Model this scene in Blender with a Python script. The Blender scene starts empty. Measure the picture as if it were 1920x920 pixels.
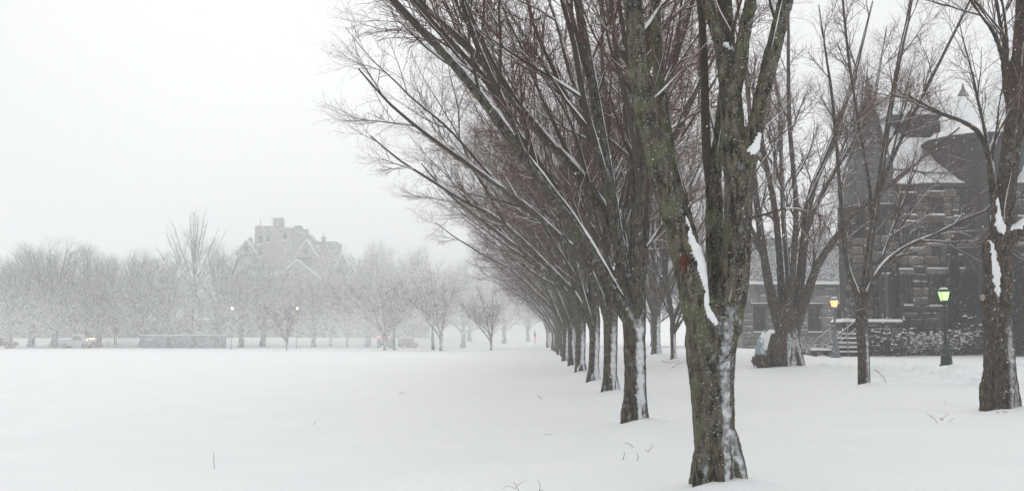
import bpy, math, random
import numpy as np
from mathutils import Vector

R = math.radians
sc = bpy.context.scene
# ------------------------------------------------------------------ camera
CAM = (0.0, 0.0, 1.65)
FPX = 1867.0
TH = math.atan(168.0 / FPX)                      # slight upward pitch, horizon at row 628 of 920
cd = bpy.data.cameras.new('camera')
cam = bpy.data.objects.new('camera', cd); sc.collection.objects.link(cam)
cam.location = CAM
cam.rotation_euler = (math.pi / 2 + TH, 0, 0)
cd.sensor_fit = 'HORIZONTAL'; cd.sensor_width = 36.0; cd.lens = 36.0 * FPX / 1920.0
cd.clip_start = 0.05; cd.clip_end = 3000
sc.camera = cam
# ------------------------------------------------------------------ sky (overcast, snowing)
SUN_EL, SUN_AZ = R(42), R(-9)                   # veiled sun: ahead and a little left
w = bpy.data.worlds.new('World'); sc.world = w; w.use_nodes = True
nt = w.node_tree; nt.nodes.clear()
out = nt.nodes.new('ShaderNodeOutputWorld'); bg = nt.nodes.new('ShaderNodeBackground')
sky = nt.nodes.new('ShaderNodeTexSky'); sky.sky_type = 'NISHITA'; sky.sun_disc = False
sky.sun_elevation = SUN_EL; sky.sun_rotation = SUN_AZ
sky.dust_density = 6.0; sky.air_density = 1.0
bw = nt.nodes.new('ShaderNodeRGBToBW'); nt.links.new(sky.outputs[0], bw.inputs[0])
tc = nt.nodes.new('ShaderNodeTexCoord')
cl = nt.nodes.new('ShaderNodeTexNoise'); cl.inputs['Scale'].default_value = 1.3; cl.inputs['Detail'].default_value = 3
nt.links.new(tc.outputs['Generated'], cl.inputs['Vector'])
mr = nt.nodes.new('ShaderNodeMapRange'); mr.inputs['From Min'].default_value = 0.3; mr.inputs['From Max'].default_value = 0.7
mr.inputs['To Min'].default_value = 0.97; mr.inputs['To Max'].default_value = 1.03
nt.links.new(cl.outputs[0], mr.inputs['Value'])
cloud = nt.nodes.new('ShaderNodeMix'); cloud.data_type = 'RGBA'
cloud.inputs['Factor'].default_value = 0.86
nt.links.new(bw.outputs[0], cloud.inputs['A'])
cloud.inputs['B'].default_value = (8.86, 9.02, 9.14, 1)       # the grey-white cloud deck
mul = nt.nodes.new('ShaderNodeVectorMath'); mul.operation = 'SCALE'
nt.links.new(cloud.outputs['Result'], mul.inputs[0]); nt.links.new(mr.outputs[0], mul.inputs['Scale'])
nt.links.new(mul.outputs[0], bg.inputs['Color']); bg.inputs['Strength'].default_value = 0.1
nt.links.new(bg.outputs[0], out.inputs['Surface'])
sl = bpy.data.lights.new('sun', 'SUN'); sl.energy = 0.8; sl.angle = R(80); sl.color = (1.0, 0.98, 0.95)
so = bpy.data.objects.new('sun', sl); sc.collection.objects.link(so)
so.rotation_euler = (math.pi / 2 - SUN_EL, 0, -SUN_AZ + math.pi)
so.location = (0, 0, 60)
sc.view_settings.view_transform = 'Standard'; sc.view_settings.look = 'None'
sc.view_settings.exposure = 0.05; sc.view_settings.gamma = 1.0; sc.view_settings.use_curve_mapping = False
cy = sc.cycles
cy.max_bounces = 6; cy.diffuse_bounces = 2; cy.glossy_bounces = 2; cy.transmission_bounces = 3
cy.transparent_max_bounces = 12; cy.volume_bounces = 3
cy.use_denoising = True; cy.use_light_tree = False; cy.adaptive_threshold = 0.016
HAZE = 0.0021
# ------------------------------------------------------------------ helpers
def at(px, py, Y):
    xc = (px - 960) / FPX; yc = (460 - py) / FPX
    d = Vector((xc, math.cos(TH) - yc * math.sin(TH), math.sin(TH) + yc * math.cos(TH)))
    return Vector(CAM) + d * (Y / d.y)
def gd(px, py):                                   # where a ray meets level ground
    xc = (px - 960) / FPX; yc = (460 - py) / FPX
    d = Vector((xc, math.cos(TH) - yc * math.sin(TH), math.sin(TH) + yc * math.cos(TH)))
    t = np.geomspace(4, 400, 6000); X_ = d.x/d.y*t; Z_ = CAM[2] + d.z/d.y*t
    k = int(np.argmax(Z_ < terr(X_, t))); return Vector((X_[k], t[k], terr(X_[k:k+1], t[k:k+1])[0]))
def sstep(a, b, x):
    t = np.clip((x - a) / (b - a), 0, 1); return t * t * (3 - 2 * t)
def terr(x, y):
    """the large shape of the land: lawn rising to the stone building, field sinking away, bank beyond the road"""
    z = .52*sstep(33, 59, y)*sstep(4, 9, x) - .60*sstep(50, 170, y)*sstep(5, -8, x)
    z = z + 1.65*sstep(186, 206, y)*sstep(-2, -16, x)
    return z + 9.0*sstep(300, 640, np.hypot(x, y))
def _h(ix, iy, s):
    n = (ix.astype(np.int64) * 374761393 + iy.astype(np.int64) * 668265263 + s * 1274126177) & 0x7fffffff
    n = ((n ^ (n >> 13)) * 1274126177) & 0x7fffffff
    return ((n ^ (n >> 16)) & 0xffff) / 65535.0
def vnoise(x, y, s=0):
    x = np.asarray(x, float); y = np.asarray(y, float)
    ix = np.floor(x); iy = np.floor(y); fx = x - ix; fy = y - iy
    fx = fx * fx * (3 - 2 * fx); fy = fy * fy * (3 - 2 * fy)
    a = _h(ix, iy, s); b = _h(ix + 1, iy, s); c = _h(ix, iy + 1, s); d = _h(ix + 1, iy + 1, s)
    return (a * (1 - fx) + b * fx) * (1 - fy) + (c * (1 - fx) + d * fx) * fy
COL = sc.collection.objects
def link(o, parent=None):
    COL.link(o)
    if parent is not None: o.parent = parent
    return o
def tag(o, label=None, cat=None, group=None, kind=None):
    if label: o['label'] = label
    if cat: o['category'] = cat
    if group: o['group'] = group
    if kind: o['kind'] = kind
    return o
def empty(name, loc, rz=0.0):
    o = bpy.data.objects.new(name, None); o.empty_display_size = 0.3
    o.location = loc; o.rotation_euler = (0, 0, rz); COL.link(o); return o
def np_mesh(name, verts, quads=None, tris=None, mats=(), midx=None, smooth=True):
    me = bpy.data.meshes.new(name)
    verts = np.asarray(verts, np.float32).reshape(-1, 3)
    nq = 0 if quads is None else len(quads); ntr = 0 if tris is None else len(tris)
    me.vertices.add(len(verts)); me.vertices.foreach_set('co', verts.ravel())
    loops = np.concatenate([np.asarray(quads, np.int32).ravel() if nq else np.zeros(0, np.int32),
                            np.asarray(tris, np.int32).ravel() if ntr else np.zeros(0, np.int32)])
    me.loops.add(len(loops)); me.loops.foreach_set('vertex_index', loops)
    me.polygons.add(nq + ntr)
    st = np.concatenate([np.arange(nq) * 4, nq * 4 + np.arange(ntr) * 3]).astype(np.int32)
    me.polygons.foreach_set('loop_start', st)
    me.polygons.foreach_set('use_smooth', np.full(nq + ntr, smooth, bool))
    for m in mats: me.materials.append(m)
    if midx is not None: me.polygons.foreach_set('material_index', np.asarray(midx, np.int32))
    me.update(calc_edges=True); me.validate()
    return me
class MB:
    """collects solids into one mesh"""
    def __init__(s): s.v = []; s.f = []; s.m = []
    def add(s, vs, fs, m=0):
        b = len(s.v); s.v += [tuple(v) for v in vs]; s.f += [tuple(i + b for i in f) for f in fs]; s.m += [m] * len(fs); return s
    def box(s, x0, x1, y0, y1, z0, z1, m=0):
        return s.add([(x0,y0,z0),(x1,y0,z0),(x1,y1,z0),(x0,y1,z0),(x0,y0,z1),(x1,y0,z1),(x1,y1,z1),(x0,y1,z1)],
                     [(0,3,2,1),(4,5,6,7),(0,1,5,4),(1,2,6,5),(2,3,7,6),(3,0,4,7)], m)
    def prism(s, prof, a0, a1, axis='y', m=0):
        """profile (u,z) counter-clockwise, extruded along axis"""
        n = len(prof)
        P = (lambda u, z, a: (u, a, z)) if axis == 'y' else (lambda u, z, a: (a, u, z))
        vs = [P(u, z, a0) for u, z in prof] + [P(u, z, a1) for u, z in prof]
        fs = [tuple(range(n)), tuple(range(2*n-1, n-1, -1))] + [(i, i+n, (i+1) % n + n, (i+1) % n) for i in range(n)]
        if axis != 'y': fs = [f[::-1] for f in fs]
        return s.add(vs, fs, m)
    def lathe(s, prof, k=12, c=(0,0), m=0, ph=0.0):
        vs = []; fs = []
        for r, z in prof:
            for i in range(k):
                a = ph + 2*math.pi*i/k; vs.append((c[0]+r*math.cos(a), c[1]+r*math.sin(a), z))
        for j in range(len(prof)-1):
            for i in range(k):
                fs.append((j*k+i, j*k+(i+1) % k, (j+1)*k+(i+1) % k, (j+1)*k+i))
        fs.append(tuple(range(k-1, -1, -1))); fs.append(tuple((len(prof)-1)*k+i for i in range(k)))
        return s.add(vs, fs, m)
    def tube(s, pts, rad, k=6, m=0):
        v, q, t = tube(np.array(pts, float), np.broadcast_to(np.array(rad, float), (len(pts),)), k)
        return s.add(v.tolist(), q.tolist() + t.tolist(), m)
    def build(s, name, mats, parent=None, smooth=False, kind=None):
        if not isinstance(mats, (list, tuple)): mats = [mats]
        me = bpy.data.meshes.new(name); me.from_pydata(s.v, [], s.f)
        for m in mats: me.materials.append(m)
        me.polygons.foreach_set('material_index', s.m)
        me.polygons.foreach_set('use_smooth', [smooth] * len(s.f)); me.update()
        o = link(bpy.data.objects.new(name, me), parent)
        if kind: o['kind'] = kind
        return o
def nrm(a): return a / np.maximum(np.linalg.norm(a, axis=-1, keepdims=True), 1e-9)
def tube(pts, rad, k=8):
    """one capped tube -> verts, quads, tris"""
    v, q = tubes(pts[None], rad[None], k)
    m = len(pts); v = np.vstack([v, pts[:1], pts[-1:]])
    c0, c1 = m*k, m*k+1; i = np.arange(k); j = (i+1) % k
    t = np.vstack([np.stack([j, i, np.full(k, c0)], 1), np.stack([(m-1)*k+i, (m-1)*k+j, np.full(k, c1)], 1)])
    return v, q, t
def tubes(P, Rr, k=3):
    """batch of open tubes: P (n,m,3) Rr (n,m)"""
    n, m, _ = P.shape
    T = np.empty_like(P); T[:, 1:-1] = P[:, 2:] - P[:, :-2] if m > 2 else 0
    T[:, 0] = P[:, 1] - P[:, 0]; T[:, -1] = P[:, -1] - P[:, -2]; T = nrm(T)
    mean = nrm(P[:, -1] - P[:, 0]); ax = np.abs(mean).argmin(1)
    ref = np.zeros((n, 3)); ref[np.arange(n), ax] = 1
    U = nrm(np.cross(T, ref[:, None, :])); V = np.cross(T, U)
    a = 2*np.pi*np.arange(k)/k
    ring = (U[:, :, None, :]*np.cos(a)[None, None, :, None] + V[:, :, None, :]*np.sin(a)[None, None, :, None])
    verts = P[:, :, None, :] + ring*Rr[:, :, None, None]
    idx = np.arange(n*m*k).reshape(n, m, k)
    A = idx[:, :-1, :]; B = np.roll(idx, -1, 2)[:, :-1, :]; C = np.roll(idx, -1, 2)[:, 1:, :]; D = idx[:, 1:, :]
    return verts.reshape(-1, 3), np.stack([A, B, C, D], -1).reshape(-1, 4)
# ------------------------------------------------------------------ materials
class NT:
    def __init__(s, name):
        s.mat = bpy.data.materials.new(name); s.mat.use_nodes = True; s.t = s.mat.node_tree
        s.b = s.t.nodes['Principled BSDF']; s.b.inputs['Specular IOR Level'].default_value = 0.25
        s.b.inputs['Roughness'].default_value = 0.9; s.tc = s.t.nodes.new('ShaderNodeTexCoord')
    def n(s, typ, **kw):
        nd = s.t.nodes.new(typ)
        for k, v in kw.items():
            if k in nd.inputs: nd.inputs[k].default_value = v
            else: setattr(nd, k, v)
        return nd
    def l(s, a, b): s.t.links.new(a, b)
    def coord(s, scale=(1,1,1), src='Object'):
        mp = s.n('ShaderNodeMapping'); mp.inputs['Scale'].default_value = scale; s.l(s.tc.outputs[src], mp.inputs[0]); return mp.outputs[0]
    def noise(s, vec, scale, detail=4, rough=0.55):
        nd = s.n('ShaderNodeTexNoise'); nd.inputs['Scale'].default_value = scale; nd.inputs['Detail'].default_value = detail
        nd.inputs['Roughness'].default_value = rough; s.l(vec, nd.inputs['Vector']); return nd.outputs[0]
    def ramp(s, fac, stops):
        nd = s.n('ShaderNodeValToRGB'); e = nd.color_ramp.elements
        while len(e) < len(stops): e.new(0.5)
        for el, (p, c) in zip(e, stops): el.position = p; el.color = (*c, 1) if len(c) == 3 else c
        s.l(fac, nd.inputs[0]); return nd.outputs[0]
    def mask(s, fac, a, b, lo=0.0, hi=1.0):
        nd = s.n('ShaderNodeMapRange'); nd.interpolation_type = 'SMOOTHSTEP'
        for k, v in (('From Min', a), ('From Max', b), ('To Min', lo), ('To Max', hi)): nd.inputs[k].default_value = v
        s.l(fac, nd.inputs['Value']); return nd.outputs[0]
    def mix(s, fac, a, b):
        nd = s.n('ShaderNodeMix'); nd.data_type = 'RGBA'
        for x, k in ((fac, 'Factor'), (a, 'A'), (b, 'B')):
            i = [q for q in nd.inputs if q.name == k and (q.type == 'VALUE' if k == 'Factor' else q.type == 'RGBA')][0]
            if isinstance(x, (int, float)): i.default_value = x
            elif isinstance(x, tuple): i.default_value = (*x, 1)
            else: s.l(x, i)
        return [q for q in nd.outputs if q.type == 'RGBA'][0]
    def math(s, op, a, b=None):
        nd = s.n('ShaderNodeMath'); nd.operation = op
        for i, x in enumerate((a, b)):
            if x is None: continue
            if isinstance(x, (int, float)): nd.inputs[i].default_value = x
            else: s.l(x, nd.inputs[i])
        return nd.outputs[0]
    def dot(s, d):
        g = s.n('ShaderNodeNewGeometry'); nd = s.n('ShaderNodeVectorMath'); nd.operation = 'DOT_PRODUCT'
        v = Vector(d).normalized(); nd.inputs[1].default_value = v; s.l(g.outputs['Normal'], nd.inputs[0]); return nd.outputs['Value']
    def col(s, c):
        if isinstance(c, tuple): s.b.inputs['Base Color'].default_value = (*c, 1)
        else: s.l(c, s.b.inputs['Base Color'])
        return s
    def bump(s, h, strength=0.5, dist=0.02):
        nd = s.n('ShaderNodeBump'); nd.inputs['Strength'].default_value = strength; nd.inputs['Distance'].default_value = dist
        s.l(h, nd.inputs['Height']); s.l(nd.outputs[0], s.b.inputs['Normal']); return s
SNOWC = (0.86, 0.875, 0.89)
WIND = (0.42, -0.9, 0.12)                        # the side that the driven snow has struck
def snow_mat():
    t = NT('snow'); v = t.coord()
    t.col(t.ramp(t.noise(v, 0.6, 3), [(0.3, (0.85, 0.862, 0.872)), (0.7, (0.885, 0.893, 0.9))]))
    t.bump(t.math('ADD', t.noise(v, 6, 4, 0.6), t.math('MULTIPLY', t.noise(v, 60, 2), 0.25)), 0.35, 0.03)
    t.b.inputs['Roughness'].default_value = 0.85
    return t.mat
def bark_mat(name, dark, mid, lichen, lich_amt=0.5, snow_lo=0.9, snow_hi=0.97, fleck=0.69, zf=(1.4, 2.4, .13)):
    t = NT(name); v = t.coord((1, 1, 0.28)); v0 = t.coord()
    n1 = t.noise(v, 17, 8, 0.74); n2 = t.noise(v0, 3.2, 5, 0.6); n3 = t.noise(v0, 1.1, 3)
    c = t.ramp(n1, [(0.40, dark), (0.60, mid)])
    c = t.mix(t.math('MULTIPLY', t.mask(n2, 0.50, 0.62), lich_amt), c, lichen)
    n4 = t.noise(v0, 9, 3, 0.5)
    c = t.mix(t.mask(n4, 0.60, 0.70, 0, 0.75), c, (0.24, 0.25, 0.215))       # pale crust lichen
    c = t.mix(t.mask(n3, 0.6, 0.75, 0, 0.5), c, (0.10, 0.055, 0.032))        # warm brown areas
    d = t.dot(WIND); nz = t.noise(v0, 9, 9, 0.82); nf = t.noise(v0, 55, 3, 0.6)
    sx = t.n('ShaderNodeSeparateXYZ'); t.l(t.tc.outputs['Object'], sx.inputs[0])
    dd = t.math('SUBTRACT', t.math('ADD', d, t.math('MULTIPLY', t.math('SUBTRACT', nz, 0.5), 0.55)), t.mask(sx.outputs['Z'], zf[0], zf[1], 0.0, zf[2]))
    s1 = t.mask(dd, snow_lo, snow_hi)
    s2 = t.mask(t.math('ADD', nf, t.math('MULTIPLY', d, 0.05)), fleck, fleck + 0.04)
    s = t.math('MAXIMUM', s1, s2)
    t.col(t.mix(s, c, (0.8, 0.82, 0.84)))
    t.bump(t.math('ADD', n1, t.math('MULTIPLY', s, 0.7)), 1.0, 0.05)
    return t.mat
def plain(name, c, rough=0.8, var=0.25, scale=4, snow=None):
    t = NT(name); v = t.coord(); n = t.noise(v, scale, 5, 0.6)
    cc = t.ramp(n, [(0.3, tuple(x*(1-var) for x in c)), (0.7, tuple(min(1, x*(1+var)) for x in c))])
    if snow is not None:
        d = t.math('ADD', t.dot((0.15, -0.25, 1)), t.math('MULTIPLY', t.math('SUBTRACT', t.noise(v, scale*3, 4), 0.5), 0.9))
        cc = t.mix(t.mask(d, snow, snow + 0.2), cc, SNOWC)
    t.col(cc); t.b.inputs['Roughness'].default_value = rough; t.bump(n, 0.3, 0.02)
    return t.mat
def emit(name, c, s):
    t = NT(name); t.col(c); t.b.inputs['Emission Color'].default_value = (*c, 1); t.b.inputs['Emission Strength'].default_value = s; return t.mat
M = {}
M['snow'] = snow_mat()
M['bark'] = bark_mat('bark', (0.014, 0.012, 0.009), (0.18, 0.156, 0.115), (0.14, 0.152, 0.075), 0.75, 0.88, 1.02, 0.655)
M['bark_row'] = bark_mat('bark_row', (0.013, 0.011, 0.008), (0.145, 0.12, 0.088), (0.115, 0.12, 0.065), 0.5, 0.83, 0.97, 0.67)
M['bark_brown'] = bark_mat('bark_brown', (0.013, 0.009, 0.007), (0.13, 0.096, 0.07), (0.10, 0.095, 0.065), 0.3, 0.90, 1.04, 0.68)
M['limb'] = plain('limb_bark', (0.064, 0.051, 0.039), 0.9, 0.4, 20)
M['twig'] = plain('twig_bark', (0.125, 0.06, 0.047), 0.9, 0.3, 3)
M['far_bark'] = plain('far_bark', (0.13, 0.128, 0.126), 0.9, 0.3, 3)  # bark paled: part of the distance haze is in this colour
M['far_twig'] = plain('hazed_twig', (0.20, 0.20, 0.202), 0.9, 0.45, 0.9, snow=0.4)  # grey base has haze painted in; snow lies on upper faces
M['wood_torn'] = plain('torn_wood', (0.12, 0.036, 0.018), 0.8, 0.6, 30)
M['wood_pale'] = plain('cut_wood', (0.33, 0.27, 0.21), 0.8, 0.3, 20)
M['slate'] = plain('slate', (0.04, 0.038, 0.04), 0.8, 0.3, 5)
M['slate_dust'] = plain('slate_dusted', (0.12, 0.115, 0.115), 0.8, 0.3, 3, snow=0.62)
M['slate_grey'] = plain('grey_slate', (0.10, 0.10, 0.104), 0.8, 0.4, 3, snow=0.85)
M['mortar'] = plain('mortar', (0.035, 0.032, 0.03), 0.95, 0.3, 6)
def stone_mat(name, a, b, snow):
    t = NT(name); v = t.coord((1, 1, 1)); oi = t.n('ShaderNodeObjectInfo'); geo = t.n('ShaderNodeNewGeometry')
    rnd = t.math('FRACT', t.math('ADD', oi.outputs['Random'], geo.outputs['Random Per Island']))
    c = t.ramp(rnd, [(0.0, a), (0.55, tuple((x+y)/2 for x, y in zip(a, b))), (1.0, b)])
    n = t.noise(t.coord(src='Generated'), 5, 5, 0.65)
    wn = t.n('ShaderNodeTexNoise'); wn.inputs['Scale'].default_value = 5; wn.inputs['Detail'].default_value = 5; t.l(geo.outputs['Position'], wn.inputs['Vector'])
    c = t.mix(t.mask(wn.outputs[0], 0.5, 0.7, 0, 0.6), c, tuple(x*0.45 for x in a))
    wb = t.n('ShaderNodeTexNoise'); wb.inputs['Scale'].default_value = 1.1; wb.inputs['Detail'].default_value = 6; wb.inputs['Roughness'].default_value = 0.7; t.l(geo.outputs['Position'], wb.inputs['Vector'])
    d = t.math('ADD', t.math('ADD', t.dot((0.25, -0.55, 1)), t.math('MULTIPLY', t.math('SUBTRACT', wb.outputs[0], 0.5), 1.5)), t.math('MULTIPLY', t.math('SUBTRACT', wn.outputs[0], 0.5), 1.1))
    c = t.mix(t.mask(d, snow+.12, snow+0.45, 0, .9), c, SNOWC)
    t.col(c); t.bump(wn.outputs[0], 0.6, 0.05); return t.mat
M['stone'] = stone_mat('stone', (0.02, 0.017, 0.015), (0.20, 0.172, 0.145), 0.55)
M['stone_hazed'] = stone_mat('hazed_stone', (0.12, 0.115, 0.11), (0.27, 0.26, 0.25), 0.5)  # wing stone lightened so its colour carries extra haze
M['stone_far'] = plain('far_stone', (0.26, 0.258, 0.255), 0.9, 0.3, 1.2)  # wall colour raised to stand in for haze over distance
M['glass_dark'] = plain('dark_glass', (0.012, 0.014, 0.017), 0.25, 0.2, 3)
M['frame'] = plain('window_frame', (0.05, 0.047, 0.045), 0.6, 0.2, 3)
M['iron'] = plain('black_iron', (0.012, 0.018, 0.017), 0.5, 0.3, 6)
M['iron_grey'] = plain('grey_iron', (0.15, 0.16, 0.17), 0.5, 0.3, 6, snow=0.9)
M['rail'] = plain('rail_metal', (0.22, 0.22, 0.23), 0.5, 0.2, 6, snow=0.5)
M['blue'] = plain('blue_grey_paint', (0.26, 0.36, 0.40), 0.7, 0.25, 1.5, snow=0.35)
M['leaf_brown'] = plain('brown_leaf', (0.11, 0.075, 0.055), 0.9, 0.45, 6, snow=0.95)
M['evergreen'] = plain('evergreen', (0.018, 0.026, 0.022), 0.9, 0.4, 3, snow=0.93)
M['shrub_twig'] = plain('shrub_twig', (0.075, 0.062, 0.052), 0.9, 0.3, 4)
M['red_paint'] = plain('red_paint', (0.16, 0.06, 0.06), 0.4, 0.15, 2, snow=0.72)
M['white_paint'] = plain('pale_paint', (0.42, 0.44, 0.45), 0.4, 0.15, 2, snow=0.72)
M['dark_paint'] = plain('dark_paint', (0.045, 0.048, 0.05), 0.4, 0.2, 2, snow=0.75)
M['grey_panel'] = plain('grey_panel', (0.2, 0.21, 0.22), 0.7, 0.25, 1.5)
M['tyre'] = plain('tyre', (0.015, 0.015, 0.015), 0.9, 0.2, 5)
M['amber'] = emit('amber_light', (1.0, 0.30, 0.09), 30.0)
M['red_light'] = emit('red_light', (1.0, 0.14, 0.08), 9.0)
M['bulb_warm'] = emit('warm_bulb', (1.0, 0.84, 0.58), 9.0)
M['bulb_green'] = emit('green_bulb', (0.80, 1.0, 0.50), 9.0)
M['bulb_far'] = emit('far_bulb', (1.0, 0.86, 0.45), 7.0)
M['pane_warm'] = emit('warm_pane', (1.0, 0.45, 0.17), 2.4)
M['pane_green'] = emit('green_pane', (0.38, 1.0, 0.24), 1.9)
for k_ in list(M): M[k_].cycles.emission_sampling = 'NONE'
t_ = NT('snowflake'); t_.col((.95, .955, .96)); tl_ = t_.n('ShaderNodeBsdfTranslucent'); tl_.inputs[0].default_value = (.97, .97, .975, 1); mx_ = t_.n('ShaderNodeMixShader')
mx_.inputs[0].default_value = .5; t_.l(t_.b.outputs[0], mx_.inputs[1]); t_.l(tl_.outputs[0], mx_.inputs[2]); t_.l(mx_.outputs[0], t_.t.nodes['Material Output'].inputs['Surface']); M['flake'] = t_.mat
# ------------------------------------------------------------------ the ground
RND = random.Random(5)
ROW = []                                          # the long row of trees on the field's edge: (x, y)
for px, py in ((1345, 913), (1192, 792), (1144, 738), (1113, 716), (1088, 699), (1073, 687), (1060, 677)):
    g = gd(px, py); ROW.append((g.x, g.y))
yy = ROW[-1][1]
for i in range(10):
    yy += 9.6; ROW.append((2.02 + 0.0222*yy + RND.uniform(-.25, .25), yy))
P_R1 = gd(1882, 774); P_R2 = gd(1620, 724); P_R3 = gd(1472, 691); P_R4 = gd(1263, 676); P_R5 = gd(1231, 663)
MOUNDS = [(x, y, .55, .15) for x, y in ROW] + [(P_R1.x, P_R1.y, .8, .12), (P_R2.x, P_R2.y, .5, .12), (P_R3.x, P_R3.y, 1.2, .12), (P_R4.x, P_R4.y, .6, .12), (P_R5.x, P_R5.y, .8, .12)]
def gz(x, y):
    x = np.asarray(x, float); y = np.asarray(y, float)
    near = np.clip(1.0 - y/160.0, 0.15, 1)
    z = (vnoise(x*.17, y*.14, 1)-.5)*.20*near + (vnoise(x*.55+3, y*.4, 2)-.5)*.06*near + (vnoise(x*2.3, y*1.6, 3)-.5)*.010*np.clip(1-y/50., 0, 1)
    z = z + terr(x, y)
    for mx, my, s, h in MOUNDS:
        d2 = ((x-mx-.17)**2 + (y-my+.14)**2)/(s*s); z = z + h*np.exp(-d2) - .07*np.exp(-((x-mx+s*.62)**2 + (y-my)**2)/(s*.42)**2)
    return z
def gzf(x, y): return float(gz(np.array([x]), np.array([y]))[0])
def axis(segs):
    a = []
    for s, e, st in segs: a += list(np.arange(s, e, st))
    return np.array(a)
gx = np.concatenate([-np.geomspace(700, 12, 90)[:-1], axis([(-12, 0, .4), (0, 16, .24), (16, 34, .5)]), np.geomspace(34, 700, 70)])
gy = np.concatenate([-np.geomspace(500, 4, 30)[:-1], axis([(-4, 6, .5), (6, 24, .22), (24, 60, .6), (60, 100, 1.0)]), np.geomspace(100, 800, 90)])
X, Y = np.meshgrid(gx, gy); Z = gz(X, Y)
nx, ny = len(gx), len(gy); idx = np.arange(nx*ny).reshape(ny, nx)
Q = np.stack([idx[:-1, :-1], idx[:-1, 1:], idx[1:, 1:], idx[1:, :-1]], -1).reshape(-1, 4)
g = link(bpy.data.objects.new('snow_field', np_mesh('snow_field', np.stack([X, Y, Z], -1), Q, mats=[M['snow']])))
tag(g, 'smooth snow covered field and lawn', 'ground', kind='structure')
# trampled walk in front of the stone building, running across to the right
px_, py_ = np.meshgrid(np.arange(10.5, 44, .2), np.arange(26.0, 47.0, .2))
edge = np.minimum(sstep(26, 30, py_ + .25*(px_-16)*0 + 2.5*(vnoise(px_*.3, py_*.3, 9)-.5)), 1-sstep(42, 47, py_ + 2*(vnoise(px_*.3+5, py_*.3, 9)-.5)))
edge = edge*sstep(11, 15, px_)
rut = np.abs((vnoise(px_*.35, py_*1.6, 21)-.5))*.20 + (vnoise(px_*1.8, py_*2.4, 22)-.5)*.13 + (vnoise(px_*4.1, py_*4.6, 23)-.5)*.07
clod = np.clip(vnoise(px_*2.1, py_*2.6, 24)-.72, 0, 1)*.7
pz = gz(px_, py_) - .012 + edge*(-.03 + rut*2.6 + clod*2.0)
ny2, nx2 = px_.shape; idx = np.arange(nx2*ny2).reshape(ny2, nx2)
Q = np.stack([idx[:-1, :-1], idx[:-1, 1:], idx[1:, 1:], idx[1:, :-1]], -1).reshape(-1, 4)
g = link(bpy.data.objects.new('trampled_path', np_mesh('trampled_path', np.stack([px_, py_, pz], -1), Q, mats=[M['snow']])))
tag(g, 'churned snowy path crossing in front of the stone building', 'path', kind='structure')
# ------------------------------------------------------------------ tree growing
UP = np.array([0, 0, 1.0]); WV = np.array(WIND)/np.linalg.norm(WIND)
def resample(pts, rad, m):
    pts = np.array(pts, float); rad = np.array(rad, float)
    d = np.r_[0, np.cumsum(np.linalg.norm(np.diff(pts, axis=0), axis=1))]; u = np.linspace(0, d[-1], m)
    # smooth through a Catmull-Rom
    n = len(pts); P = np.empty((m, 3)); seg = np.clip(np.searchsorted(d, u, side='right')-1, 0, n-2)
    t = (u-d[seg])/np.maximum(d[seg+1]-d[seg], 1e-9)
    p0 = pts[np.maximum(seg-1, 0)]; p1 = pts[seg]; p2 = pts[seg+1]; p3 = pts[np.minimum(seg+2, n-1)]; t = t[:, None]
    P = .5*((2*p1)+(-p0+p2)*t+(2*p0-5*p1+4*p2-p3)*t*t+(-p0+3*p1-3*p2+p3)*t**3)
    return P, np.interp(u, d, rad)
def spawn(rng, P, Rr, c, t0, t1, ang, ln, rcap, rfrac, m, wob, trop, taper=.3, lateral=.0):
    n, mm, _ = P.shape
    t = (np.arange(c)[None] + rng.random((n, c)))/c*(t1-t0)+t0
    f = t*(mm-1); i = np.clip(f.astype(int), 0, mm-2); fr = (f-i)[..., None]; ar = np.arange(n)[:, None]
    S = P[ar, i]*(1-fr)+P[ar, i+1]*fr; T = nrm(P[ar, i+1]-P[ar, i]); rl = (Rr[ar, i]*(1-fr[..., 0])+Rr[ar, i+1]*fr[..., 0])
    S = S.reshape(-1, 3); T = T.reshape(-1, 3); rl = rl.ravel(); tt = t.ravel(); N = len(S)
    rv = rng.normal(size=(N, 3)); rv[:, 2] *= (1-lateral); side = nrm(rv - (rv*T).sum(1, keepdims=True)*T)
    a = np.radians(rng.uniform(ang[0], ang[1], N))[:, None]
    D = nrm(T*np.cos(a)+side*np.sin(a))
    L = rng.uniform(ln[0], ln[1], N)*(1-.45*tt); r0 = np.minimum(rl*rfrac, rcap*rng.uniform(.75, 1.15, N))
    Q = np.empty((N, m, 3)); Q[:, 0] = S; st = (L/(m-1))[:, None]
    for k in range(1, m):
        D = nrm(D + rng.normal(size=(N, 3))*wob + trop); Q[:, k] = Q[:, k-1]+D*st
    return Q, r0[:, None]*np.linspace(1, taper, m)[None]
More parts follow.
